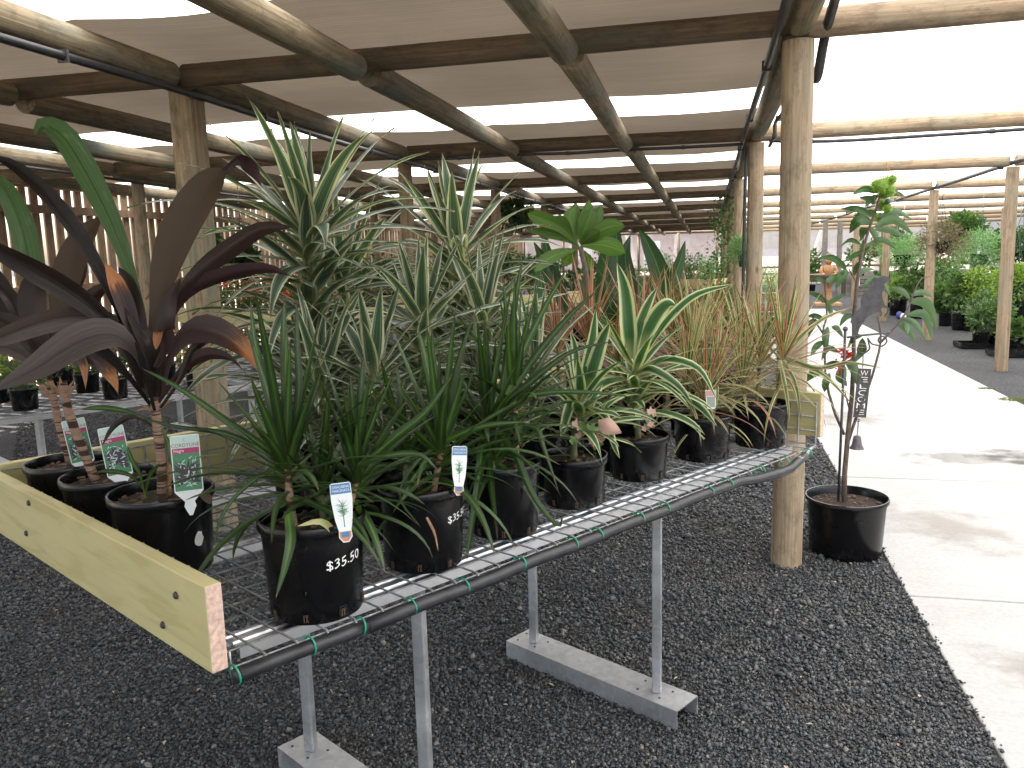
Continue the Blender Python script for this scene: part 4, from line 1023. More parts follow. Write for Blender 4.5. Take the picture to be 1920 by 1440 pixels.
# individual blades seen clearly in front
for o, pts, w_ in (
    (F1, [(540,1160-200,-.09),(545,1010,-.13),(535,1060,-.15),(517,1122,-.16)], 26),
    (F1, [(620,930,-.06),(650,980,-.1),(668,960,-.12)], 14),
    (F1, [(530,860,0),(440,800,-.05),(340,730,-.08),(265,690,-.08)], 20),
    (F1, [(530,865,0),(430,815,-.08),(330,800,-.12),(255,780,-.12)], 14),
    (F1, [(530,870,0),(470,905,-.08),(420,960,-.12),(395,1040,-.12)], 12),
    (F1, [(535,850,0),(538,760,0),(532,640,0),(533,555,0)], 30),
    (F1, [(545,850,0),(560,740,0),(557,640,0),(556,560,0)], 22),
    (F1, [(528,850,0),(505,740,0),(478,640,0),(470,560,0)], 22),
    (F1, [(670,880,0),(740,820,-.05),(800,770,-.06),(850,700,-.06)], 26),
    (F1, [(660,880,0),(700,860,-.06),(780,850,-.1),(820,880,-.1)], 20),
    (F3, [(915,780,0),(990,720,-.03),(1070,660,-.03),(1150,640,-.02)], 18),
    (F3, [(915,780,0),(1000,740,-.03),(1100,735,-.05),(1190,745,-.05)], 16),
    (F3, [(950,740,0),(985,650,0),(1030,560,0),(1065,500,0)], 20),
    (F3, [(940,740,0),(955,640,0),(970,540,0),(980,485,0)], 20),
    (F3, [(955,740,0),(1010,660,0),(1070,590,0),(1120,545,0)], 20),
    (F3, [(918,790,0),(965,850,-.08),(1000,930,-.12),(1045,985,-.14),(1055,965,-.14)], 18),
    (F3, [(905,800,0),(900,880,-.1),(885,980,-.13),(872,1065,-.14)], 22),
    (F3, [(925,800,0),(1000,800,-.06),(1020,840,-.08),(1048,925,-.1)], 16),
    (F2, [(826,830,0),(780,870,-.06),(750,930,-.1),(790,990,-.12)], 12),
    (F2, [(826,830,0),(900,800,-.06),(990,790,-.08)], 20)):
    trace(o, pts, w_, L_MARG, prof=prof_narrow, fold=-.35, wave=0, nc=4, n=11)
trace(F1, [(628,1000,-.08),(600,978,-.11),(556,987,-.13)], 19, L_LIME if False else simple('yellowed_leaf', (.34, .34, .14), .5), prof=prof_narrow, nc=2, n=6, name='yellow_leaf')
trace(F2, [(800,970,-.11),(815,1000,-.12),(822,1035,-.12)], 7, DRY, prof=prof_narrow, nc=2, n=5, name='dry_leaf')

def stripe(o, px, py, n, Lpx, seed, dd=0, W=.046, mat=L_VARI, th=(.06, 1.35), droop=(.05, .9), tiers=0, tier_px=0, stem=True, tn=9, prof=prof_strap, wave=.05, off=(0, 0)):
    rr = random.Random(seed); c = head(o, px, py, dd); L = Lpx*fwd(c)/F
    rosette(o, c, int(n*1.6), L*1.27, W*(1.18 if mat is L_VARI else 1.0), mat, prof_var, th=th, droop=droop, rnd=rr, fold=.3, wave=wave, nseg=11, tall=.05)
    base = Vector(o.location)+Vector((off[0], off[1], .12))
    for k in range(tiers):
        f = (k+1)/tiers; q = head(o, px+rr.uniform(-6, 6), py+tier_px*f, dd)
        rosette(o, q, int(tn*(2.0 if mat is L_VARI else 1.5)), L*(1-.12*f)*1.2, W*1.12, mat, prof_var, th=(.75, 1.45), droop=(.5, 1.25), rnd=rr, fold=.25, wave=wave, nseg=11, tall=.05)
    if stem: cane(o, [base, base.lerp(c, .5)+Vector((rr.uniform(-.01, .01), 0, 0)), c], .011, GSTEM)
    return c
def bench_plant(name, px, v, r, h, label, cat='potted plant'):
    """stands on the bench at distance v from its front edge, on the sight line px"""
    lo, hi = -.1, BLEN+.1
    for _ in range(40):
        m_ = (lo+hi)/2
        if projx(T(m_, v)) < px: lo = m_
        else: hi = m_
    q = T(lo, v, .006); o = empty(name, q, label, cat, 'potted plants on the near bench'); pot_parts(o, r, h, holes=False); chips(o, r*.8, h*.86, 16, int(px)); return o
A1 = bench_plant('striped_dracaena', 578, .80, .105, .2, 'tallest white-striped dracaena, its top reaching up to the roof poles')
stripe(A1, 578, 425, 22, 232, 31, W=.046, th=(.05, 1.25), droop=(.05, 1.1), tiers=7, tier_px=300, tn=7)
A2 = bench_plant('striped_dracaena', 650, 1.02, .100, .2, 'white-striped dracaena close behind the tallest one')
stripe(A2, 640, 520, 12, 190, 32, W=.036, tiers=4, tier_px=230, tn=7)
B1 = bench_plant('striped_dracaena', 856, .80, .105, .2, 'second tall white-striped dracaena with broad wavy leaves')
stripe(B1, 856, 462, 15, 178, 33, W=.052, th=(.08, 1.3), droop=(.05, 1.0), tiers=6, tier_px=270, tn=7)
D1 = bench_plant('striped_dracaena', 800, .48, .100, .2, 'mid-height white-striped dracaena in front of the two tall ones')
stripe(D1, 792, 590, 14, 160, 34, W=.036, tiers=3, tier_px=170, tn=8)
D2 = bench_plant('striped_dracaena', 915, .52, .100, .2, 'bushy cream-edged dracaena left of the red-leaved plants')
stripe(D2, 905, 590, 15, 165, 35, W=.034, tiers=3, tier_px=160, tn=8)
D3 = bench_plant('striped_dracaena', 700, .42, .100, .2, 'low white-striped dracaena hidden behind the nearest green ones')
stripe(D3, 700, 690, 12, 165, 36, W=.034, tiers=2, tier_px=110, tn=8)
D4 = bench_plant('striped_dracaena', 1010, .40, .100, .18, 'white-striped dracaena behind the third front pot')
stripe(D4, 1000, 680, 12, 150, 37, W=.032, tiers=2, tier_px=90, tn=7)
D5 = bench_plant('striped_dracaena', 640, .50, .100, .18, 'drooping striped dracaena under the tallest one')
stripe(D5, 600, 700, 10, 170, 38, W=.036, tiers=2, tier_px=90, tn=7)

# lime-edged ones of the front row
stripe(F4, 1088, 745, 9, 130, 41, W=.036, mat=L_LIME, th=(.3, 1.5), droop=(.2, 1.2), tiers=2, tier_px=50, tn=8)
stripe(F5, 1190, 690, 9, 150, 42, W=.040, mat=L_LIME, th=(.5, 1.5), droop=(.2, 1.1), tiers=2, tier_px=60, tn=8)
for o, pts, w_ in (
    (F4, [(1093,740,0),(1100,690,-.02),(1112,630,-.02),(1117,578,-.02)], 26),
    (F4, [(1098,735,0),(1112,690,-.03),(1128,640,-.04),(1143,606,-.06)], 34),
    (F4, [(1090,735,0),(1082,690,-.02),(1078,650,-.02),(1070,622,-.03)], 18),
    (F4, [(1075,740,0),(1062,780,-.08),(1052,820,-.1)], 22),
    (F5, [(1182,672,0),(1178,610,-.03),(1172,545,-.03),(1157,492,-.03)], 36),
    (F5, [(1188,670,0),(1200,610,-.02),(1215,570,-.02),(1232,538,-.02)], 24),
    (F5, [(1196,660,0),(1225,600,-.04),(1250,570,-.06),(1268,572,-.06)], 34),
    (F5, [(1205,660,0),(1260,590,-.04),(1310,550,-.06),(1380,532,-.06)], 18),
    (F5, [(1200,690,0),(1250,672,-.06),(1310,690,-.08),(1345,750,-.1)], 18),
    (F5, [(1195,720,0),(1250,722,-.06),(1310,760,-.1),(1345,800,-.12)], 20),
    (F5, [(1170,710,0),(1130,720,-.08),(1105,750,-.1),(1080,800,-.1)], 22),
    (F5, [(1190,700,0),(1220,690,-.08),(1270,720,-.1),(1300,760,-.12)], 20),
    (F4, [(1100,760,0),(1135,780,-.06),(1150,830,-.1),(1162,860,-.1)], 16)):
    trace(o, pts, w_, L_LIME, prof=prof_strap, fold=-.4, wave=.03, n=12)
def ivy(o, px, py, seed, n=10):
    rr = random.Random(seed); m1 = simple('pink_tinged_leaf', (.42, .26, .21), .6); m2 = simple('small_green_leaf', (.12, .20, .06), .5)
    for i in range(n):
        c = head(o, px+rr.uniform(-28, 28), py+rr.uniform(-20, 20), -.08); s_ = rr.uniform(.009, .020); mt = facing(c, rr.uniform(-.2, .9), rr.uniform(0, 6), rr.uniform(-.6, .6))
        poly = [(0, -.3), (.5, -.8), (.75, -.3), (1, .2), (.55, .3), (.5, .9), (0, .55), (-.5, .95), (-.55, .3), (-1, .2), (-.75, -.3), (-.5, -.8)]
        loc = Vector(o.location); b = MB(); vs = [mt @ Vector((x*s_, y*s_, .15*s_*(x*x+y*y))) - loc for x, y in poly]; b.add(vs, [tuple(range(12))]); b.build('ivy_leaf', m1 if rr.random() < .45 else m2, o)
ivy(F4, 1100, 815, 3, 14); ivy(F5, 1212, 785, 5, 8)
f = trace(F4, [(1122,790,-.12),(1140,800,-.13),(1166,812,-.13)], 34, simple('fallen_pink_leaf', (.50, .31, .24), .6), prof=prof_lance, nc=4, n=7, name='fallen_leaf')

# tricolours
def tri(o, px, py, n, Lpx, seed, dd=0, mat=L_TRIC, mat2=L_PINK, p2=.25, W=.018, th=(.05, 1.5), droop=(.1, 1.0), up=10, off=(0, 0), stem=True, skirt=True):
    rr = random.Random(seed); c = head(o, px, py, dd); L = Lpx*fwd(c)/F; W = W*1.4 if W < .0175 else W
    rosette(o, c, int(up*1.3), L*1.0, W, mat, prof_narrow, th=(.04, .6), droop=(0, .3), rnd=rr, fold=.3, nseg=7, nc=4, mat2=mat2, p2=p2)
    rosette(o, c-Vector((0, 0, .01)), int(n*1.2), L, W*.95, mat, prof_narrow, th=(.5, th[1]), droop=droop, rnd=rr, fold=.35, nseg=8, tall=.05, nc=4, mat2=mat2, p2=p2)
    if skirt: rosette(o, c-Vector((0, 0, .05)), n//2, L*.9, W, mat, prof_narrow, th=(1.3, 1.8), droop=(.7, 1.3), rnd=rr, fold=.3, nseg=8, tall=.06, nc=4)
    if stem: stemto(o, c-Vector((0, 0, .01)), .007, GSTEM, off)
tri(F6, 1322, 738, 20, 150, 51, W=.014); tri(F6, 1290, 700, 16, 165, 52, dd=.04, W=.013, off=(-.03, .02)); tri(F6, 1345, 690, 12, 150, 57, dd=.05, off=(.03, .02))
tri(F7, 1468, 665, 24, 170, 53, W=.013, off=(.03, 0)); tri(F7, 1425, 670, 18, 170, 54, dd=.05, off=(-.02, .02)); tri(F7, 1392, 715, 14, 150, 58, dd=.02, off=(-.05, 0))
for pts in ([(1465,665,0),(1530,690,-.05),(1590,680,-.06),(1655,690,-.06)], [(1466,660,0),(1540,600,0),(1600,575,0)], [(1465,670,0),(1540,700,-.05),(1600,760,-.08)], [(1466,655,0),(1480,590,0),(1494,510,0)], [(1462,675,-.03),(1475,740,-.1),(1480,790,-.12)], [(1468,675,-.03),(1492,720,-.1),(1502,788,-.12)]):
    trace(F7, pts, 12, L_TRIC, prof=prof_narrow, wave=0, nc=4)
E1 = bench_plant('tricolour_dracaena', 1300, .42, .10, .2, 'tricolour dracaena right behind the front row, upright green-gold blades'); tri(E1, 1298, 665, 20, 175, 55, W=.015, up=14)
E2 = bench_plant('tricolour_dracaena', 1395, .46, .10, .2, 'tall tricolour dracaena with blades fanning right across the second post'); tri(E2, 1392, 655, 20, 165, 56, W=.014, up=14)
E3 = bench_plant('red_edged_dracaena', 1205, .62, .10, .2, 'red-edged dracaena behind the broad striped leaf'); tri(E3, 1200, 640, 22, 165, 61, mat=L_PINK, W=.012, up=16)
E4 = bench_plant('red_edged_dracaena', 1110, .70, .10, .2, 'red-edged dracaena just below the bright broad-leaved plant'); tri(E4, 1105, 640, 22, 165, 62, mat=L_PINK, W=.012, up=16)
E5 = bench_plant('red_edged_dracaena', 1260, .72, .10, .2, 'red-edged dracaena with straight upright blades farther back'); tri(E5, 1258, 625, 20, 150, 63, mat=L_PINK, mat2=L_TRIC, p2=.4, W=.012, up=16)
E6 = bench_plant('red_edged_dracaena', 1050, .62, .10, .2, 'leftmost red-edged dracaena, blades crossing the striped leaves'); tri(E6, 1046, 650, 18, 150, 64, mat=L_PINK, W=.012, up=10)
E7 = bench_plant('red_edged_dracaena', 1335, .80, .10, .2, 'red-edged dracaena before the far yellow planter of ferns'); tri(E7, 1336, 625, 18, 130, 65, mat=L_TRIC, mat2=L_PINK, p2=.5, W=.012, up=14)
E8 = bench_plant('tricolour_dracaena', 1165, .34, .10, .18, 'low red-edged dracaena between the striped pots and the back'); tri(E8, 1160, 690, 18, 130, 66, mat=L_PINK, mat2=L_TRIC, p2=.4, W=.012, up=10)
# clear label on F6
p = head(F6, 1333, 748, -.12); t_ = empty('plant_label', p, 'small clear label with a pink heading in the sixth front pot', 'plant label'); t_.matrix_world = facing(p, .15, .05)
b = MB(); b.prism([(-.017, .03), (.017, .03), (.016, -.02), (.012, -.034), (-.012, -.034), (-.016, -.02)], .001); b.build('card', WHITEP, t_)
flat([(-.0155, .028), (.0155, .028), (.0155, .010), (-.0155, .010)], .0008).build('pink_heading', simple('pink_print', (.6, .32, .34), .5), t_); flat([(-.014, .008), (.014, .008), (.012, -.028), (-.012, -.028)], .0008).build('picture', simple('grey_print', (.35, .37, .33), .5), t_)

#@@PART3

# ------------------------------------------------------------------ broad-leaved plants behind
FR = bench_plant('frangipani', 1100, 1.08, .10, .2, 'bright green broad-leaved frangipani rising above the red-edged plants')
cane(FR, [FR.location+Vector((0, 0, .15)), head(FR, 1108, 600), head(FR, 1100, 520), head(FR, 1088, 462)], .013, STEM)
for pts, w_ in (([(1085,462,0),(1050,425,-.03),(1010,408,-.05),(988,400,-.06)], 22), ([(1085,462,0),(1060,445,0),(1030,436,0),(990,433,0)], 18), ([(1076,450,0),(1062,430,-.02),(1048,415,-.03),(1038,410,-.03)], 22),
    ([(1072,455,0),(1068,430,0),(1068,405,0),(1078,388,0)], 20), ([(1080,450,0),(1076,425,.02),(1078,395,.03),(1080,380,.03)], 16), ([(1082,450,0),(1092,425,0),(1102,400,0),(1104,374,0)], 22),
    ([(1086,455,0),(1096,430,-.03),(1106,405,-.04),(1110,390,-.04)], 26), ([(1090,455,0),(1105,430,.02),(1120,405,.03),(1128,384,.04)], 20), ([(1090,460,0),(1115,440,-.03),(1145,425,-.05),(1172,424,-.06)], 27),
    ([(1088,458,0),(1105,444,-.06),(1125,432,-.1)], 20), ([(1088,462,0),(1120,458,-.06),(1150,464,-.1),(1172,475,-.12)], 27), ([(1086,466,0),(1050,475,-.05),(1020,490,-.08),(1002,510,-.1)], 20),
    ([(1092,462,0),(1110,455,.05),(1130,452,.1)], 18), ([(1080,470,0),(1066,482,.05),(1056,500,.06)], 20), ([(1096,470,0),(1104,490,.03),(1108,510,.04)], 16)):
    trace(FR, pts, w_*1.3, L_PLUM, prof=prof_obov, fold=-.18, wave=.01, nc=6, n=12)
def ground_pot(name, loc, r, h, label, cat, group=None, mat=None):
    o = empty(name, loc, label, cat, group); pot_parts(o, r, h, mat, holes=False); return o
ST = ground_pot('strelitzia', (-.95, 6.6, 0), .2, .34, 'large-leaved strelitzia with upright paddle leaves behind the red-edged plants', 'potted plant')
for pts, w_ in (([(1222,600,0),(1238,545,0),(1236,510,0),(1216,460,0),(1197,428,0)], 40), ([(1250,600,0),(1262,530,0),(1275,490,0),(1285,450,0)], 25), ([(1160,600,0),(1158,520,0),(1156,460,0),(1155,408,0)], 32), ([(1150,600,0),(1135,520,0),(1140,470,0),(1150,430,0)], 34),
    ([(1190,600,0),(1180,530,0),(1172,480,0),(1182,440,0)], 30), ([(1200,620,0),(1195,580,0),(1205,540,0),(1225,520,0)], 60), ([(1240,620,0),(1245,590,-.1),(1262,560,-.15),(1290,548,-.2)], 52), ([(1150,620,0),(1125,590,0),(1105,540,0),(1100,500,0)], 44),
    ([(1060,600,0),(1045,540,0),(1020,490,0),(1000,452,0)], 26), ([(1070,600,0),(1048,540,0),(1028,480,0),(1022,440,0)], 26), ([(1040,610,0),(1020,560,0),(1012,500,0),(1008,470,0)], 24), ([(1180,620,0),(1168,585,-.1),(1180,555,-.15)], 50), ([(1265,620,0),(1285,590,0),(1310,575,0)], 44)):
    trace(ST, pts, w_, L_STRE, prof=prof_lance, fold=-.25, wave=.015, nc=6, n=12)

# ------------------------------------------------------------------ sapling in a big black pot
SP = empty('chestnut_sapling', away(onz(1583, 1056, 0), .165), 'young sapling with serrated leaves and spiky green burrs in a large pot by the path', 'potted tree')
pot_parts(SP, .193, .285, holes=False); chips(SP, .15, .245, 70, 9)
ds = fwd(SP.location+Vector((0, 0, .2)))
def stem_px(pts, r, taper, name='stem', mat=STEM): return cane(SP, [head(SP, *p) for p in pts], r, mat, name, taper=taper)
stem_px([(1583,948),(1583,900),(1588,831),(1594,776),(1599,722),(1601,649),(1601,594),(1606,539),(1613,490),(1621,459),(1632,419),(1646,383),(1655,345)], .0128, .42)
stem_px([(1583,815),(1560,760),(1548,703),(1546,649),(1543,620),(1551,590),(1547,550),(1549,526)], .0066, .5, 'branch')
stem_px([(1590,830,.01),(1608,775,.02),(1630,722,.02),(1643,678),(1650,649),(1651,620),(1645,594)], .0074, .55, 'branch')
stem_px([(1651,642),(1672,620),(1694,594),(1708,565),(1719,536),(1730,521),(1745,519)], .0058, .4, 'branch')
stem_px([(1606,540),(1603,525),(1591,503)], .0045, .6, 'branch'); stem_px([(1603,552),(1612,545),(1622,533)], .0042, .6, 'branch'); stem_px([(1593,770),(1588,750),(1584,735)], .0042, .6, 'branch')
stem_px([(1543,625),(1528,602),(1520,590)], .005, .6, 'branch'); stem_px([(1601,649),(1598,670),(1585,680)], .004, .6, 'branch')
LV_ = [((1645,400),(1625,398),(1600,405),12), ((1622,470),(1600,480),(1580,492),12), ((1640,430),(1670,432),(1698,446),14), ((1600,590),(1585,596),(1574,612),13), ((1690,596),(1715,606),(1738,640),14), ((1546,600),(1528,592),(1512,594),11), ((1599,700),(1612,712),(1620,730),12),((1647,361),(1621,355),(1596,366),15), ((1647,365),(1632,376),(1621,388),15), ((1657,368),(1679,363),(1698,369),13), ((1639,405),(1606,392),(1575,392),15), ((1636,416),(1610,414),(1592,438),24),
 ((1632,430),(1618,432),(1614,452),20), ((1647,408),(1680,396),(1712,412),15), ((1639,427),(1675,412),(1712,440),20), ((1625,459),(1655,450),(1683,470),13), ((1614,458),(1592,450),(1570,466),10),
 ((1588,507),(1562,484),(1534,483),15), ((1588,505),(1578,520),(1566,541),20), ((1617,539),(1645,526),(1670,555),22), ((1548,528),(1533,524),(1517,528),11), ((1548,527),(1566,522),(1585,508),18),
 ((1550,568),(1533,554),(1510,547),12), ((1550,570),(1566,561),(1585,550),12), ((1530,598),(1520,612),(1512,636),20), ((1559,612),(1570,616),(1582,634),13), ((1552,612),(1548,634),(1552,658),16),
 ((1617,629),(1600,634),(1588,654),12), ((1617,634),(1616,658),(1604,680),20), ((1572,660),(1552,654),(1540,676),14), ((1585,678),(1600,688),(1606,722),22), ((1581,681),(1576,707),(1588,724),24),
 ((1572,678),(1555,686),(1540,690),17), ((1546,698),(1526,700),(1506,720),20), ((1555,700),(1548,718),(1546,735),16), ((1683,606),(1703,618),(1718,643),18), ((1705,565),(1738,572),(1758,622),23),
 ((1701,590),(1735,592),(1750,643),18), ((1708,554),(1730,548),(1753,558),13), ((1668,539),(1692,546),(1708,560),14), ((1694,594),(1700,610),(1702,626),12), ((1640,383),(1628,372),(1610,370),14),
 ((1655,383),(1668,376),(1680,378),12), ((1606,520),(1622,505),(1640,505),12), ((1612,490),(1604,505),(1600,520),12), ((1622,533),(1640,528),(1650,520),12), ((1630,425),(1640,440),(1645,460),13), ((1546,640),(1530,650),(1520,668),14), ((1548,560),(1556,580),(1560,596),12)]
for a, b, c, w_ in LV_:
    trace(SP, [(*a, 0), (*b, R.uniform(-.06, .04)), (*c, R.uniform(-.1, .06))], w_*.92, L_CHES, prof=prof_lance, fold=-.3, wave=.03, nc=4, n=16, name='leaf', twist=R.uniform(-.5, .5))
BURR = bushmat('burr_spines', (.22, .40, .06), (.42, .60, .14))
for i, (x, y, r_) in enumerate(((1648,348,17),(1662,343,15),(1673,337,10),(1658,363,13),(1668,358,12),(1653,385,11),(1664,391,9),(1648,408,10))):
    c = head(SP, x, y, R.uniform(-.04, .03)); rr_ = r_*ds/F; mb = MB(); rr = random.Random(i); lc = c-Vector(SP.location)
    for k in range(420):
        z = rr.uniform(-1, 1); a = rr.uniform(0, 6.28); q = math.sqrt(1-z*z); d = Vector((q*math.cos(a), q*math.sin(a), z)); t1 = d.orthogonal().normalized()*.0016; e = (d+Vector((rr.gauss(0,.2), rr.gauss(0,.2), rr.gauss(0,.2)))).normalized()
        b0 = lc+d*rr_*.66; mb.add([b0+t1, b0-t1, b0+e*rr_*.42], [(0,1,2)])
    o = mb.build('burr', BURR, SP); o['kind'] = 'stuff'
    mb = MB(); mb.lathe([(0, -.7*rr_), (.5*rr_, -.5*rr_), (.7*rr_, 0), (.5*rr_, .5*rr_), (0, .7*rr_)], 12, lc); mb.build('burr_husk', B_LIME, SP, smooth=True)
for a in (((1656,333),(1659,318),(1657,305)), ((1664,330),(1668,315),(1680,308)), ((1660,332),(1664,318),(1662,303)), ((1640,345),(1630,340),(1616,345)), ((1637,362),(1640,375),(1634,385)), ((1671,355),(1688,368),(1698,374))):
    cane(SP, [head(SP, *p) for p in a], .0022, DRY, 'catkin', n=5)
mb = MB(); rr = random.Random(7)
for x, y in ((1578,660),(1586,666),(1582,672),(1574,680),(1570,690),(1590,662)):
    bush_geo(mb, head(SP, x, y, -.03)-Vector(SP.location), .013, 14, .02, rr, wdt=.9)
o = mb.build('red_flowers', B_RED, SP); o['kind'] = 'stuff'

# ---- wind chime on a stake
dch = ds-.075; p0 = atd(1600, 700, dch)
WC = empty('wind_chime', p0, 'black metal wind chime on a stake with horse silhouette, WELCOME plate and bell', 'wind chime')
ex, ez = Vector((c_r.x, c_r.y, 0)).normalized(), Vector((0, 0, 1)); ey = ez.cross(ex)
WC.matrix_world = Matrix(((ex.x, ey.x, 0, p0.x), (ex.y, ey.y, 0, p0.y), (0, 0, 1, p0.z), (0, 0, 0, 1)))
K = dch/F
def L2(x, y, dy=0.0): return Vector(((x-1600)*K, dy, -(y-700)*K))
def wtube(pts, r, name, mat=DKMET, n=24): b = MB(); b.tube(spline([L2(*p) for p in pts], n), r, 8); return b.build(name, mat, WC, smooth=True)
zb = -(p0.z-.235)
b = MB(); b.tube([L2(1582, 620), Vector((L2(1582, 620).x-.004, 0, zb))], .0062, 10); b.build('stake', DKMET, WC, smooth=True)
b = MB(); r_ = .0125; b.lathe([(r_*math.sin(PI*i/8), -r_*math.cos(PI*i/8)) for i in range(9)], 14, L2(1582, 616)); b.build('finial', DKMET, WC, smooth=True)
wtube([(1586, 632), (1610, 629), (1640, 627), (1668, 625)], .0048, 'crossbar', n=8)
wtube([(1612,664),(1606,655),(1611,646),(1620,648),(1622,656),(1617,663),(1612,661)], .0036, 'scroll'); wtube([(1624,634),(1632,645),(1643,648),(1652,650),(1660,642),(1656,633),(1648,632),(1644,639),(1649,646)], .0036, 'scroll'); wtube([(1617,664),(1628,655),(1626,642),(1624,634)], .0036, 'scroll')
HP = [(360,1190),(356,1130),(352,1085),(342,1080),(352,1060),(338,1078),(350,1040),(368,1010),(390,975),(425,955),(432,930),(425,890),(438,835),(470,800),(505,775),(520,700),(535,680),(560,690),(590,680),(612,668),(640,676),(668,690),(690,712),(682,728),(660,722),(640,728),(622,750),(640,775),(628,800),(612,815),(612,850),(628,900),(642,932),(670,948),(684,966),(672,1000),(645,1036),(638,1026),(660,992),(664,968),(655,958),(614,950),(606,975),(620,1000),(612,1030),(600,1028),(600,1000),(585,985),(560,998),(505,1018),(472,1050),(455,1085),(425,1128),(412,1178),(430,1190),(384,1192),(388,1120),(374,1098),(372,1130),(376,1190)]
poly = [(((x/4.8+1520)-1600)*K, -((y/4.8+380)-700)*K) for x, y in HP]
b = MB(); b.prism(poly, .0025, Matrix.Rotation(PI/2, 4, 'X')); b.build('horse', DKMET, WC)
def chain(x0, y0, x1, y1, n):
    for i in range(n):
        a = L2(x0+(x1-x0)*(i+.5)/n, y0+(y1-y0)*(i+.5)/n); hgt = abs(y1-y0)*K/n*.72; b = MB()
        e = Vector((1, 0, 0)) if i % 2 else Vector((0, 1, 0)); b.tube([a+e*math.cos(t)*.0028+Vector((0, 0, 1))*math.sin(t)*hgt for t in [2*PI*q/8 for q in range(9)]], .0011, 4, cap=False); b.build('chain_link', DKMET, WC, smooth=True)
chain(1617, 664, 1617, 690, 7); chain(1613, 789, 1612, 820, 8)
pw, ph_ = 24.5*K, 93*K
bpy.context.view_layer.update()
mbp = MB(); mbp.box((0, 0, 0), (pw, ph_, .003)); pl = mbp.build('welcome_plate', DKMET)
cut = MB(); cuts = []
for i, chh in enumerate('WELCOME'):
    me = text_mesh(chh, .041, .01, 3)
    xs = [v.co.x for v in me.vertices]; wd = max(xs)-min(xs); ws = .038/wd
    me.transform(Matrix.Translation((0, ph_*.5-ph_*(i+.72)/7.45, 0)) @ Matrix.Diagonal((ws*(1.0 if chh != 'M' else 1.1), .88, 1, 1)))
    cut.add([v.co.copy() for v in me.vertices], [tuple(p.vertices) for p in me.polygons]); bpy.data.meshes.remove(me)
co = cut.build('cutter', DKMET); bmx = bmesh.new(); bmx.from_mesh(co.data); bmesh.ops.remove_doubles(bmx, verts=bmx.verts, dist=1e-6); bmesh.ops.recalc_face_normals(bmx, faces=bmx.faces); bmx.to_mesh(co.data); bmx.free()
md = pl.modifiers.new('cut', 'BOOLEAN'); md.operation = 'DIFFERENCE'; md.object = co; md.solver = 'EXACT'
dg = bpy.context.evaluated_depsgraph_get(); dg.update(); nm = bpy.data.meshes.new_from_object(pl.evaluated_get(dg)); nm.name = 'welcome_plate'
pl.modifiers.clear(); pl.data = nm; bpy.data.objects.remove(co); pl.parent = WC
pl.matrix_parent_inverse = Matrix.Identity(4); c = L2(1618, 738); pl.location = c; pl.rotation_euler = (PI/2, math.radians(4.0), 0)
wtube([(1613,787),(1610,790),(1613,794),(1616,790),(1613,787)], .0014, 'ring', n=10)
b = MB(); c = L2(1612, 845); s_ = 13*K; b.lathe([(0, 1.95*s_), (.35*s_, 1.93*s_), (.52*s_, 1.75*s_), (.60*s_, 1.2*s_), (.72*s_, .6*s_), (.98*s_, .08*s_), (1.02*s_, 0), (.94*s_, .02*s_), (.64*s_, .6*s_), (.5*s_, 1.6*s_), (0, 1.7*s_)], 24, c); b.build('bell', BELL, WC, smooth=True)

# ------------------------------------------------------------------ other benches and their plants
def pottr(loc, r, h, mat=None): return
SPEC = {'begonia': (B_MID, B_RED), 'pinkbeg': (B_MID, B_PNK), 'dark': (B_DARK, None), 'fern': (B_FERN, None), 'lime': (B_LIME, None), 'mid': (B_MID, None), 'bronze': (B_BRON, None), 'cream': (B_MID, B_FLW)}
def bushplant(name, loc, r, h, cr, ch, kind, label, cat='potted plant', group=None, ls=.06, n=260, seed=0, stem=True, squash=.9, potm=None, wdt=.5):
    """pot, stem and leafy crown with its centre ch above the pot's foot"""
    rr = random.Random(seed*7+3); o = empty(name, loc, label, cat, group); pot_parts(o, r, h, potm, holes=False)
    mb = MB(); 
    for k in range(3): q = Vector((rr.uniform(-.35, .35)*cr, rr.uniform(-.35, .35)*cr, ch+rr.uniform(-.3, .3)*cr)); bush_geo(mb, q, cr*rr.uniform(.6, .85), n//3, ls, rr, squash, .5, wdt)
    bush_geo(mb, (0, 0, (h+ch)/2), cr*.6, n//5, ls, rr, 1.0, .3, wdt)
    m1, m2 = SPEC[kind]; f = mb.build('foliage', m1, o); f['kind'] = 'stuff'
    if m2:
        mb = MB()
        for k in range(n//9):
            d = Vector((rr.gauss(0,1), rr.gauss(0,1), abs(rr.gauss(0,1))+.1)).normalized(); bush_geo(mb, d*cr*rr.uniform(.75, 1.0)+Vector((0, 0, ch)), .012, 4, .03, rr, wdt=.9)
        f = mb.build('flowers', m2, o); f['kind'] = 'stuff'
    if stem:
        mb = MB()
        for k in range(3): mb.tube(spline([(rr.uniform(-.01,.01), rr.uniform(-.01,.01), h*.8), (rr.uniform(-.03,.03), rr.uniform(-.03,.03), (h+ch)/2), (rr.uniform(-.5,.5)*cr, rr.uniform(-.5,.5)*cr, ch+cr*.3)], 4), .006, 5)
        f = mb.build('stems', STEM, o, smooth=True); f['kind'] = 'stuff'
    return o
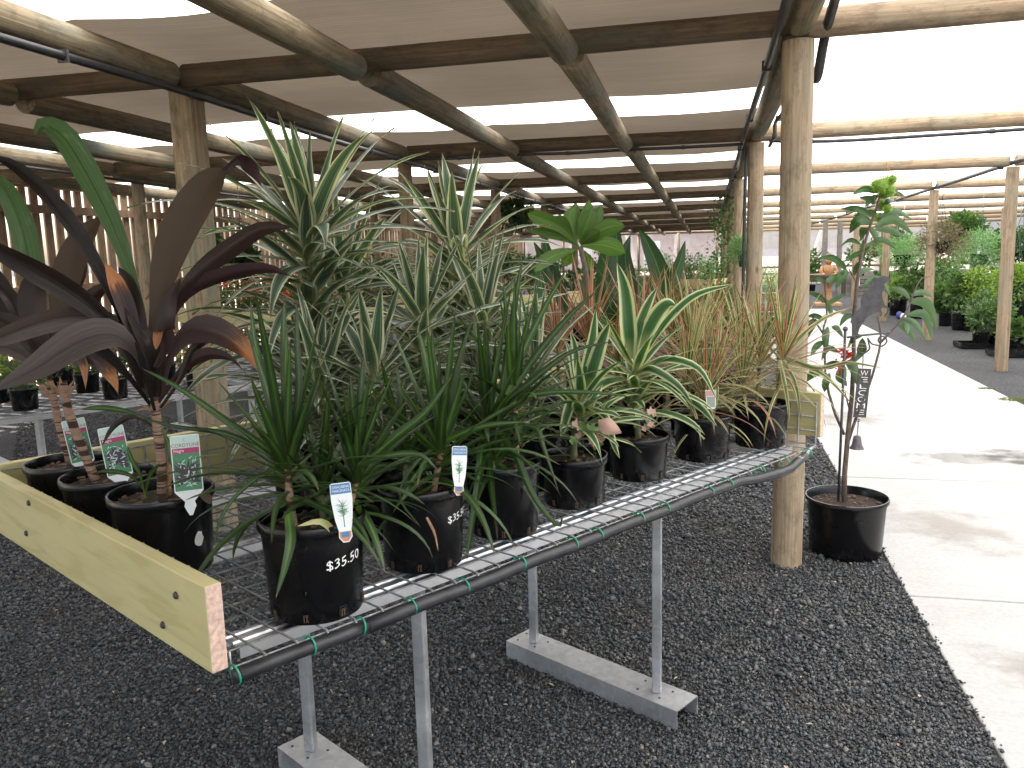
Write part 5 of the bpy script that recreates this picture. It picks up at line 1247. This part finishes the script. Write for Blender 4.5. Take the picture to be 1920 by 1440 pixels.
def bbench(org, ll, ss, label, zt=.76, boards='front,side', deck=True):
    o = empty('plant_bench', (org[0], org[1], 0), label, 'bench', 'benches farther back'); L3 = Vector((LV.x, LV.y, 0)); S3 = Vector((SV.x, SV.y, 0))
    def Q(u, v, z): return L3*u+S3*v+Vector((0, 0, z))
    for u in [i*.3 for i in range(int(ll/.3)+1)]: b = MB(); b.tube([Q(u, 0, zt), Q(u, ss, zt)], .004, 4); b.build('wire', WIRE, o)
    for v in [i*.2 for i in range(int(ss/.2)+1)]: b = MB(); b.tube([Q(0, v, zt-.006), Q(ll, v, zt-.006)], .004, 4); b.build('wire', WIRE, o)
    for v in (.1, ss-.1): bar(Q(.05, v, zt-.035), Q(ll-.05, v, zt-.035), .05, .045, name='rail', parent=o)
    for u in (.3, ll-.3):
        bar(Q(u, 0, .03), Q(u, ss, .03), .1, .06, name='foot_channel', parent=o)
        for v in (.12, ss-.12): b = MB(); b.box(Q(u, v, (zt-.06)/2), (.035, .035, zt-.06)); b.build('leg', GALV, o)
    def bd(a, b_, out):
        d = b_-a; Lh = d.length; mb = MB(); mb.box((0, 0, 0), (Lh, .03, .17)); q = mb.build('side_board', YEL, o); q.location = (a+b_)/2+out*.02+Vector((0, 0, zt+.09)); q.rotation_euler = (0, 0, math.atan2(d.y, d.x))
    if 'side' in boards: bd(Q(0, 0, 0), Q(0, ss, 0), -L3)
    if 'front' in boards: bd(Q(0, 0, 0), Q(ll, 0, 0), -S3)
    if 'end' in boards: bd(Q(ll, 0, 0), Q(ll, ss, 0), L3)
    if 'back' in boards: bd(Q(0, ss, 0), Q(ll, ss, 0), S3)
    return lambda u, v: Vector((org[0], org[1], zt))+L3*u+S3*v
q = onz(530, 589, .93)
Q1 = bbench((q.x, q.y), 2.3, 2.3, 'yellow-sided bench of red-flowering begonias before the slatted wall')
q = onz(714, 555, .93)
Q2 = bbench((q.x, q.y), 2.4, 2.0, 'yellow-sided bench of dark leafy plants between the two tall dracaenas')
q = onz(872, 562, .93)
Q3 = bbench((q.x, q.y), 2.4, 1.8, 'yellow-sided bench showing behind the second tall dracaena')
q = onz(1003, 518, .93)
Q4 = bbench((q.x, q.y), 2.6, 1.8, 'far yellow-sided bench left of the broad-leaved plant')
q = onz(1345, 523, .93)
Q5 = bbench((q.x-.1, q.y-.2), 2.4, 1.35, 'far yellow-sided bench carrying feathery ferns beside the climbing plant', boards='front,side')
Q6 = bbench((-4.35, 4.2), 2.1, 1.5, 'bare galvanised bench of plants at the left behind the cordylines', zt=.55, boards='')
Q7 = bbench((-2.35, 6.4), 2.2, 1.2, 'empty galvanised mesh bench behind the tallest dracaena', zt=.50, boards='')
rr0 = random.Random(77)
names = ['front left', 'front middle', 'front right']
WORDS = {'begonia': 'red-flowering begonia', 'pinkbeg': 'pink-flowering begonia', 'dark': 'dark leafy plant', 'mid': 'green leafy plant', 'fern': 'feathery fern', 'lime': 'lime green plant', 'bronze': 'bronze-leaved plant', 'cream': 'cream-flecked plant'}
def fill(Q, rows, cols, u0, v0, du, dv, kinds, where, grp, cr=.16, ch=.28, n=170, ls=.05):
    k = 0
    for i in range(rows):
        for j in range(cols):
            kd = kinds[k % len(kinds)]; k += 1
            p = Q(u0+du*i+rr0.uniform(-.04, .04), v0+dv*j+rr0.uniform(-.04, .04)); s_ = rr0.uniform(.8, 1.25)
            bushplant('leafy_plant' if kd not in ('begonia', 'pinkbeg') else 'begonia', p, .09, .15, cr*s_, ch*s_, kd, '%s on %s, row %s, pot %s from near right corner' % (WORDS[kd], where, ('one', 'two', 'three', 'four', 'five', 'six')[i], ('one', 'two', 'three', 'four', 'five', 'six', 'seven')[j]), group=grp, seed=k+int(u0*50)+len(where), n=n, ls=ls)
fill(Q1, 3, 6, .2, .18, .5, .36, ['begonia', 'pinkbeg', 'begonia', 'begonia', 'mid'], 'the begonia bench', 'begonias on the back bench', .19, .30, n=230, ls=.05)
fill(Q2, 3, 4, .3, .2, .55, .42, ['dark', 'mid', 'dark'], 'the dark-leaved bench', 'plants on second bench', .26, .42, ls=.08)
fill(Q3, 2, 3, .3, .25, .7, .45, ['dark', 'dark', 'mid'], 'the third bench', 'plants on third bench', .26, .45, ls=.08)
fill(Q4, 2, 3, .3, .25, .8, .5, ['mid', 'fern', 'dark'], 'the far bench', 'plants on fourth bench', .28, .42, ls=.08)
fill(Q5, 2, 3, .25, .22, .7, .42, ['fern', 'mid'], 'the far fern bench', 'ferns on the far bench', .27, .32, n=260, ls=.06)
fill(Q6, 3, 3, .25, .25, .6, .45, ['mid', 'lime', 'cream', 'dark'], 'the low bench', 'plants on low bench', .18, .26)
# darker tall plants on the ground in the deep shade, far left and middle
for i, (x, y, cr, ch, kd, lb) in enumerate(((-6.6, 14.6, .45, .9, 'dark', 'dark shrub against the slatted wall beyond the begonias'), (-6.4, 17.5, .5, 1.0, 'mid', 'green shrub against the slatted wall near its far end'), (-5.0, 18.2, .6, 1.1, 'dark', 'large dark shrub deep in the shade house'),
    (-3.6, 17.0, .5, 1.0, 'mid', 'rounded green shrub in the far middle of the shade house'), (-2.2, 19.5, .6, 1.0, 'dark', 'dark shrub before the far end cloth, left of centre'), (-1.2, 21.5, .55, .8, 'fern', 'pale feathery shrub near the far end cloth'),
    (-3.0, 24.0, .7, 1.0, 'dark', 'wide dark shrub along the far end'), (-.4, 12.0, .4, .7, 'dark', 'dark shrub behind strelitzia leaves'), (.1, 19.0, .45, .6, 'mid', 'low green shrub beside the far posts'), (-5.6, 23.0, .8, 1.2, 'mid', 'broad green shrub at far left'), (-.9, 9.2, .40, .62, 'dark', 'dark leafy shrub right behind the strelitzia pot'), (-2.0, 13.0, .5, .8, 'dark', 'dark mound of leaves behind the frangipani'))):
    bushplant('shrub', (x, y, 0), .17, .3, cr, ch, kd, lb, 'potted shrub', 'shrubs in the shade house', ls=.11, n=420, seed=i+40)

# hanging baskets
def basket(px, py, rpx, d, kind, label, potpx=None, drop=.2, hangy=None, potm=None, n=520, ls=.05, white=False, squash=.85, wdt=.35):
    c = atd(px, py, d); r = rpx*d/F; o = empty('hanging_basket', c, label, 'hanging basket', 'hanging baskets'); rr = random.Random(int(px+py)); pr = min(.17, r*.42)
    mb = MB(); mb.lathe([(0, -.16), (pr*.62, -.16), (pr*.95, .0), (pr*1.04, .0), (pr*1.04, .02), (pr*.97, .02), (pr*.9, 0), (0, -.01)], 20, (0, 0, -.02)); pm = mb.build('pot', potm or POT, o); sharpen(pm.data)
    mb = MB(); bush_geo(mb, (0, 0, .06), r*.78, int(n*1.3), ls*1.15, rr, squash, .5, wdt*1.3); bush_geo(mb, (0, 0, -.02), r*1.0, int(n*1.3), ls*1.1, rr, squash*.9, .45, wdt*1.3, shell=.3)
    m1, m2 = SPEC[kind]; f = mb.build('foliage', m1, o); f['kind'] = 'stuff'
    top = roofz(c.y)-c.z; zh = min(top-.15, r*.6+.42)
    for k in range(3): a = 2*PI*k/3+.4; b = MB(); b.tube([(pr*math.cos(a), pr*math.sin(a), 0), (0, 0, zh)], .004, 4); b.build('hanger_arm', GREENP if potm else RUBBER, o)
    b = MB(); b.tube([(0, 0, zh), (0, 0, zh+.03), (.018, 0, zh+.05), (.018, 0, zh+.075), (0, 0, zh+.085), (-.012, 0, zh+.07)], .0045, 6); b.build('hook', GREENP if potm else RUBBER, o, smooth=True)
    b = MB(); b.tube([(0, 0, zh+.08), (0, 0, top)], .004, 4); b.build('hanging_wire', WHITEP if white else WIRE, o)
    return o
basket(970, 404, 34, 11.5, 'dark', 'dark fern hanging basket under the roof left of the frangipani', n=500)
basket(1763, 452, 46, 12.6, 'bronze', 'bronze wiry-leaved hanging basket in front of the second right-hand post', n=1000, ls=.045, white=True, wdt=.22)
basket(1692, 478, 50, 16.5, 'fern', 'feathery pale green fern ball hanging left of the bronze basket', n=1100, ls=.07, white=True, wdt=.15)
basket(1838, 476, 54, 14.8, 'fern', 'largest feathery fern ball hanging between two right-hand posts', n=1300, ls=.07, wdt=.15, potm=GREENP)
basket(1676, 449, 21, 17.5, 'cream', 'small yellow-green hanging basket above the third right-hand post', n=300, ls=.07)
basket(1646, 467, 13, 20, 'bronze', 'smallest hanging basket, brown, near the far wall', n=200, ls=.07)
basket(1906, 528, 38, 9.6, 'lime', 'lime green trailing plant in a dark green pot at the right edge', n=600, ls=.05, potm=GREENP)
basket(1808, 428, 34, 20, 'mid', 'dark green leafy basket high behind the bronze one', n=400, ls=.12)
basket(1915, 462, 40, 13.5, 'mid', 'green hanging basket cut by the right edge above the lime one', n=400, ls=.08)
basket(1393, 470, 26, 9.3, 'fern', 'feathery fern in a dark green pot hanging left of second path-edge post', n=500, ls=.05, potm=GREENP, wdt=.15)
basket(384, 462, 30, 8.2, 'mid', 'bright leafy hanging plant just right of the square weathered post', n=320, ls=.07)
basket(456, 492, 28, 8.6, 'dark', 'dark leafy plant in a black pot hanging over the begonias', n=320, ls=.07)
# feathery mass behind the second post and climber on the fourth
for i, (px, py, rpx, d, kd, lb) in enumerate(((1448, 535, 52, 13.5, 'fern', 'large feathery asparagus fern standing right behind the second path-edge post'), (1350, 560, 40, 13.0, 'mid', 'green shrub under the climbing plant'), (1428, 610, 40, 12.5, 'mid', 'low green plant left of the path beyond the second post'))):
    c = atd(px, py, d); g_ = Vector((c.x, c.y, 0)); bushplant('fern' if kd == 'fern' else 'shrub', g_, .17, .28, rpx*d/F, c.z, kd, lb, 'potted shrub', 'shrubs by the path-edge posts', ls=.07, n=1100 if kd == 'fern' else 500, seed=i+90, wdt=.18 if kd == 'fern' else .5)
cl = empty('climbing_plant', (X0, 13.70, 0), 'leafy climber wrapped round the fourth path-edge post', 'climbing plant'); mb = MB(); rr = random.Random(12)
for k in range(26): z = .2+2.0*k/25; bush_geo(mb, (rr.uniform(-.22, .06)-.06, rr.uniform(-.1, .1), z), rr.uniform(.12, .24), 46, .06, rr, wdt=.6)
f = mb.build('foliage', B_MID, cl); f['kind'] = 'stuff'
mb = MB(); mb.tube([(.085*math.cos(i*.6), .13+.085*math.sin(i*.6), i*.07) for i in range(32)], .01, 6); mb.build('vine', STEM, cl, smooth=True)
# red slatted stack beside the ferns
rc = empty('red_crate', onz(1440, 600, 0), 'red slatted plastic crates stacked left of the path', 'crate')
for k in range(5): b = MB(); b.box((0, 0, .12+k*.1), (.5, .4, .06)); b.build('slat', REDP, rc)
for sx in (-.24, .24): b = MB(); b.box((sx, -.18, .3), (.04, .04, .6)); b.build('corner_post', REDP, rc)

# bird bath with figure, far end of the path
sb = onz(1551, 572, 0); BB = empty('bird_bath', sb, 'bird bath on a pedestal at the far end of the path', 'bird bath')
b = MB(); b.box((0, 0, .03), (.62, .62, .06)); b.build('base_slab', simple('orange_stone', (.45, .28, .14), .8, 0, .2, 9), BB)
b = MB(); b.lathe([(.14, .06), (.16, .12), (.10, .2), (.085, .4), (.10, .52), (.16, .58)], 20); b.build('pedestal', TERRA, BB, smooth=True)
b = MB(); b.lathe([(0, .57), (.2, .58), (.38, .66), (.45, .74), (.45, .765), (.42, .765), (.3, .70), (0, .68)], 28); b.build('bowl', CEMENT, BB, smooth=True)
fg = empty('garden_statue', sb+Vector((0, 0, .69)), 'orange-brown seated figure ornament sitting in the bird bath bowl', 'statue')
def ball(mb, c, r, s_=(1, 1, 1), n=14):
    vs = []; fs = []; m_ = 8
    for i in range(m_+1):
        for k in range(n): t_, a = PI*i/m_, 2*PI*k/n; vs.append((c[0]+r*s_[0]*math.sin(t_)*math.cos(a), c[1]+r*s_[1]*math.sin(t_)*math.sin(a), c[2]-r*s_[2]*math.cos(t_)))
    for i in range(m_): fs += [(i*n+k, i*n+(k+1) % n, (i+1)*n+(k+1) % n, (i+1)*n+k) for k in range(n)]
    mb.add(vs, fs)
b = MB(); ball(b, (0, 0, .16), .15, (1, .85, 1.1)); b.build('body', TERRA, fg, smooth=True)
b = MB(); ball(b, (.0, -.02, .40), .095, (1, 1, 1.1)); b.build('head', TERRA, fg, smooth=True)
for s_ in (-1, 1):
    b = MB(); b.tube([(s_*.13, 0, .26), (s_*.19, -.08, .14), (s_*.12, -.16, .08)], [.045, .04, .035], 8); b.build('arm', TERRA, fg, smooth=True)
    b = MB(); b.tube([(s_*.08, -.02, .06), (s_*.15, -.16, .06), (s_*.12, -.26, .03)], [.06, .05, .04], 8); b.build('leg', TERRA, fg, smooth=True)
b = MB(); b.lathe([(.07, .46), (.11, .49), (.08, .54), (.03, .58)], 12, (0, -.02, 0)); b.build('hat', CEMENT, fg, smooth=True)
for i, (px, x_) in enumerate(((1545, 0), (1573, 0))):
    p = aty(px, 500, 25.2); o = mobj('post', pole_mesh(roofz(25)-.1, .075, seed=70+i), None, GREYW); o.location = (p.x, p.y, 0); tag(o, ('grey weathered post just left of the statue', 'grey weathered post just right of the statue')[i], 'post', 'grey posts by the statue')
# timber retaining wall with planks, far right
tp = empty('timber_planter', (3.9, 25.6, 0), 'low retaining wall of grey weathered planks at the far right end', 'retaining wall')
for k in range(5):
    for j in range(4): b = MB(); b.box((1.25+j*2.5, 0, .055+k*.115), (2.47, .09, .095)); o = b.build('plank', GREYW, tp); o.location = (0, R.uniform(-.015, .015), 0)
for j in range(6): b = MB(); b.box((j*2.0+.1, .09, .3), (.09, .09, .62)); b.build('stake', GREYW, tp)
b = MB(); b.box((5, 1.2, .25), (9.9, 2.2, .5)); b.build('soil_fill', SOIL, tp)
sg = empty('white_sign', (3.9+.25, 25.5, .42), 'small white sign on the plank wall right of the statue', 'sign'); b = MB(); b.box((0, 0, 0), (.22, .012, .26)); b.build('panel', WHITEP, sg)
b = MB(); b.box((0, .03, -.2), (.03, .03, .45)); b.build('stake', GREYW, sg)
for i, (x, y, cr, ch, kd, lb) in enumerate(((4.4, 26.4, .45, .95, 'mid', 'green shrub planted above the plank wall near the statue'), (5.6, 26.8, .55, 1.1, 'fern', 'fern planted above the plank wall'), (6.9, 26.5, .6, 1.2, 'mid', 'bushy plant above the middle of the plank wall'), (8.2, 26.8, .6, 1.1, 'dark', 'dark bush above the right end of the plank wall'), (9.0, 24.0, .6, 1.0, 'mid', 'green bush in the far right corner'), (3.3, 28.5, .45, 1.1, 'mid', 'green shrub behind the statue by the end cloth'))):
    rz = .0; bushplant('shrub', (x, y, .48 if y > 26 and x < 8.9 and x > 3.9 else 0), .14, .2, cr, ch-.2, kd, lb, 'shrub', 'shrubs at far right', ls=.14, n=420, seed=i+120)
# potted shrubs on the gravel right of the path
for i, (bx, by, cx_, cy_, rpx, r, kd, lb) in enumerate((
    (1773, 612, 1768, 560, 26, .13, 'mid', 'slim shrub with open leaves, leftmost of the small black pots'), (1800, 620, 1808, 535, 42, .15, 'mid', 'largest shrub behind the small black pots, rust-tinged leaves'), (1822, 622, 1845, 528, 34, .15, 'lime', 'lime-topped shrub beside the nearest right-hand post'),
    (1838, 652, 1842, 585, 36, .12, 'mid', 'glossy shrub standing in the left part of the black tray'), (1866, 650, 1872, 590, 26, .12, 'mid', 'smaller shrub in the right part of the black tray'), (1905, 664, 1908, 612, 26, .12, 'mid', 'low shrub right of the nearest right-hand post'),
    (1683, 592, 1684, 540, 26, .18, 'lime', 'yellow-green shrub left of the third right-hand post'), (1728, 598, 1722, 528, 40, .24, 'mid', 'wide-leaved shrub in a big black pot between two posts'), (1660, 580, 1655, 528, 24, .15, 'dark', 'dark shrub behind the upper leaves of the sapling'),
    (1905, 600, 1908, 560, 26, .16, 'dark', 'shrub in black pots behind the lime hanging plant'), (1760, 585, 1762, 520, 34, .16, 'mid', 'leafy shrub behind the leftmost small pots'), (1880, 592, 1888, 530, 36, .16, 'mid', 'shrub at the back between the fern ball and lime basket'))):
    g_ = away(onz(bx, by, 0), r*.86); d = fwd(g_); c = atd(cx_, cy_, d); cr = rpx*d/F
    bushplant('potted_shrub', g_, r, r*1.9, cr, c.z, kd, lb, 'potted shrub', 'potted shrubs right of the path', ls=.075 if d < 14 else .11, n=520, seed=i+60, squash=1.05)
for i, (a, b_, c_, d_) in enumerate(((1820, 1862, 652, .0), (1890, 1925, 668, .0))):
    g_ = onz((a+b_)/2, c_, 0); o = empty('plant_tray', g_, ('black plastic tray under the glossy shrubs', 'black plastic tray at the right edge')[i], 'tray', 'black trays on the gravel'); b = MB(); b.box((0, 0, .02), (.62, .40, .03)); b.build('tray_floor', POT, o)
    for s_ in (-1, 1):
        b = MB(); b.box((0, s_*.2, .05), (.64, .015, .06)); b.build('tray_wall', POT, o); b = MB(); b.box((s_*.31, 0, .05), (.015, .4, .06)); b.build('tray_wall', POT, o)
# blue and white bag by the third post
g_ = onz(1686, 598, 0); o = empty('plastic_bag', g_, 'small blue and white bag on the gravel by the third right-hand post', 'bag'); mb = MB(); rr = random.Random(3)
mb.lathe([(0, 0), (.05, .01), (.065, .06), (.05, .12), (.02, .15)], 10); mb.build('blue_sack', simple('blue_plastic', (.05, .07, .25), .5), o, smooth=True); mb = MB(); mb.lathe([(0, 0), (.05, .01), (.06, .06), (.03, .12)], 9, (.05, -.1, 0)); mb.build('white_wrap', WHITEP, o, smooth=True)

# ------------------------------------------------------------------ litter on the gravel
mb = MB(); rr = random.Random(99)
for k in range(420):
    y = rr.uniform(1.0, 6.5)**1.0; x = rr.uniform(-.85*y-.3, .82); c = Vector((x, y, .012)); a = rr.uniform(0, 6.28); L = rr.uniform(.008, .028); d = Vector((math.cos(a), math.sin(a), rr.uniform(-.1, .1))); n_ = Vector((-d.y, d.x, 0))*rr.choice((.0012, .0012, .004, .006)); 
    mb.add([c-d*L*.5, c+n_+Vector((0, 0, .003)), c+d*L*.5, c-n_+Vector((0, 0, .002))], [(0,1,2,3)])
o = mb.build('leaf_litter', bushmat('straw_litter', (.16, .10, .06), (.50, .44, .34), .1)); tag(o, 'dry twigs and leaf scraps scattered over the gravel', 'leaf litter', kind='stuff')
MOSS = bushmat('moss', (.07, .11, .02), (.16, .20, .05)); mb = MB()
for px, py, n_, s_ in ((1850, 731, 30, .06), (1908, 752, 90, .12)):
    q = onz(px, py, 0)
    for k in range(n_*3): a = rr.uniform(0, 6.28); t_ = s_*math.sqrt(rr.random()); p = q+Vector((t_*math.cos(a)*1.4, t_*math.sin(a)*.8, .008)); mb.add([p, p+Vector((.012, 0, .004)), p+Vector((.003, .003, .016))], [(0,1,2)])
tag(mb.build('moss', MOSS), 'small moss patches at the right edge of the path', 'moss', kind='stuff')
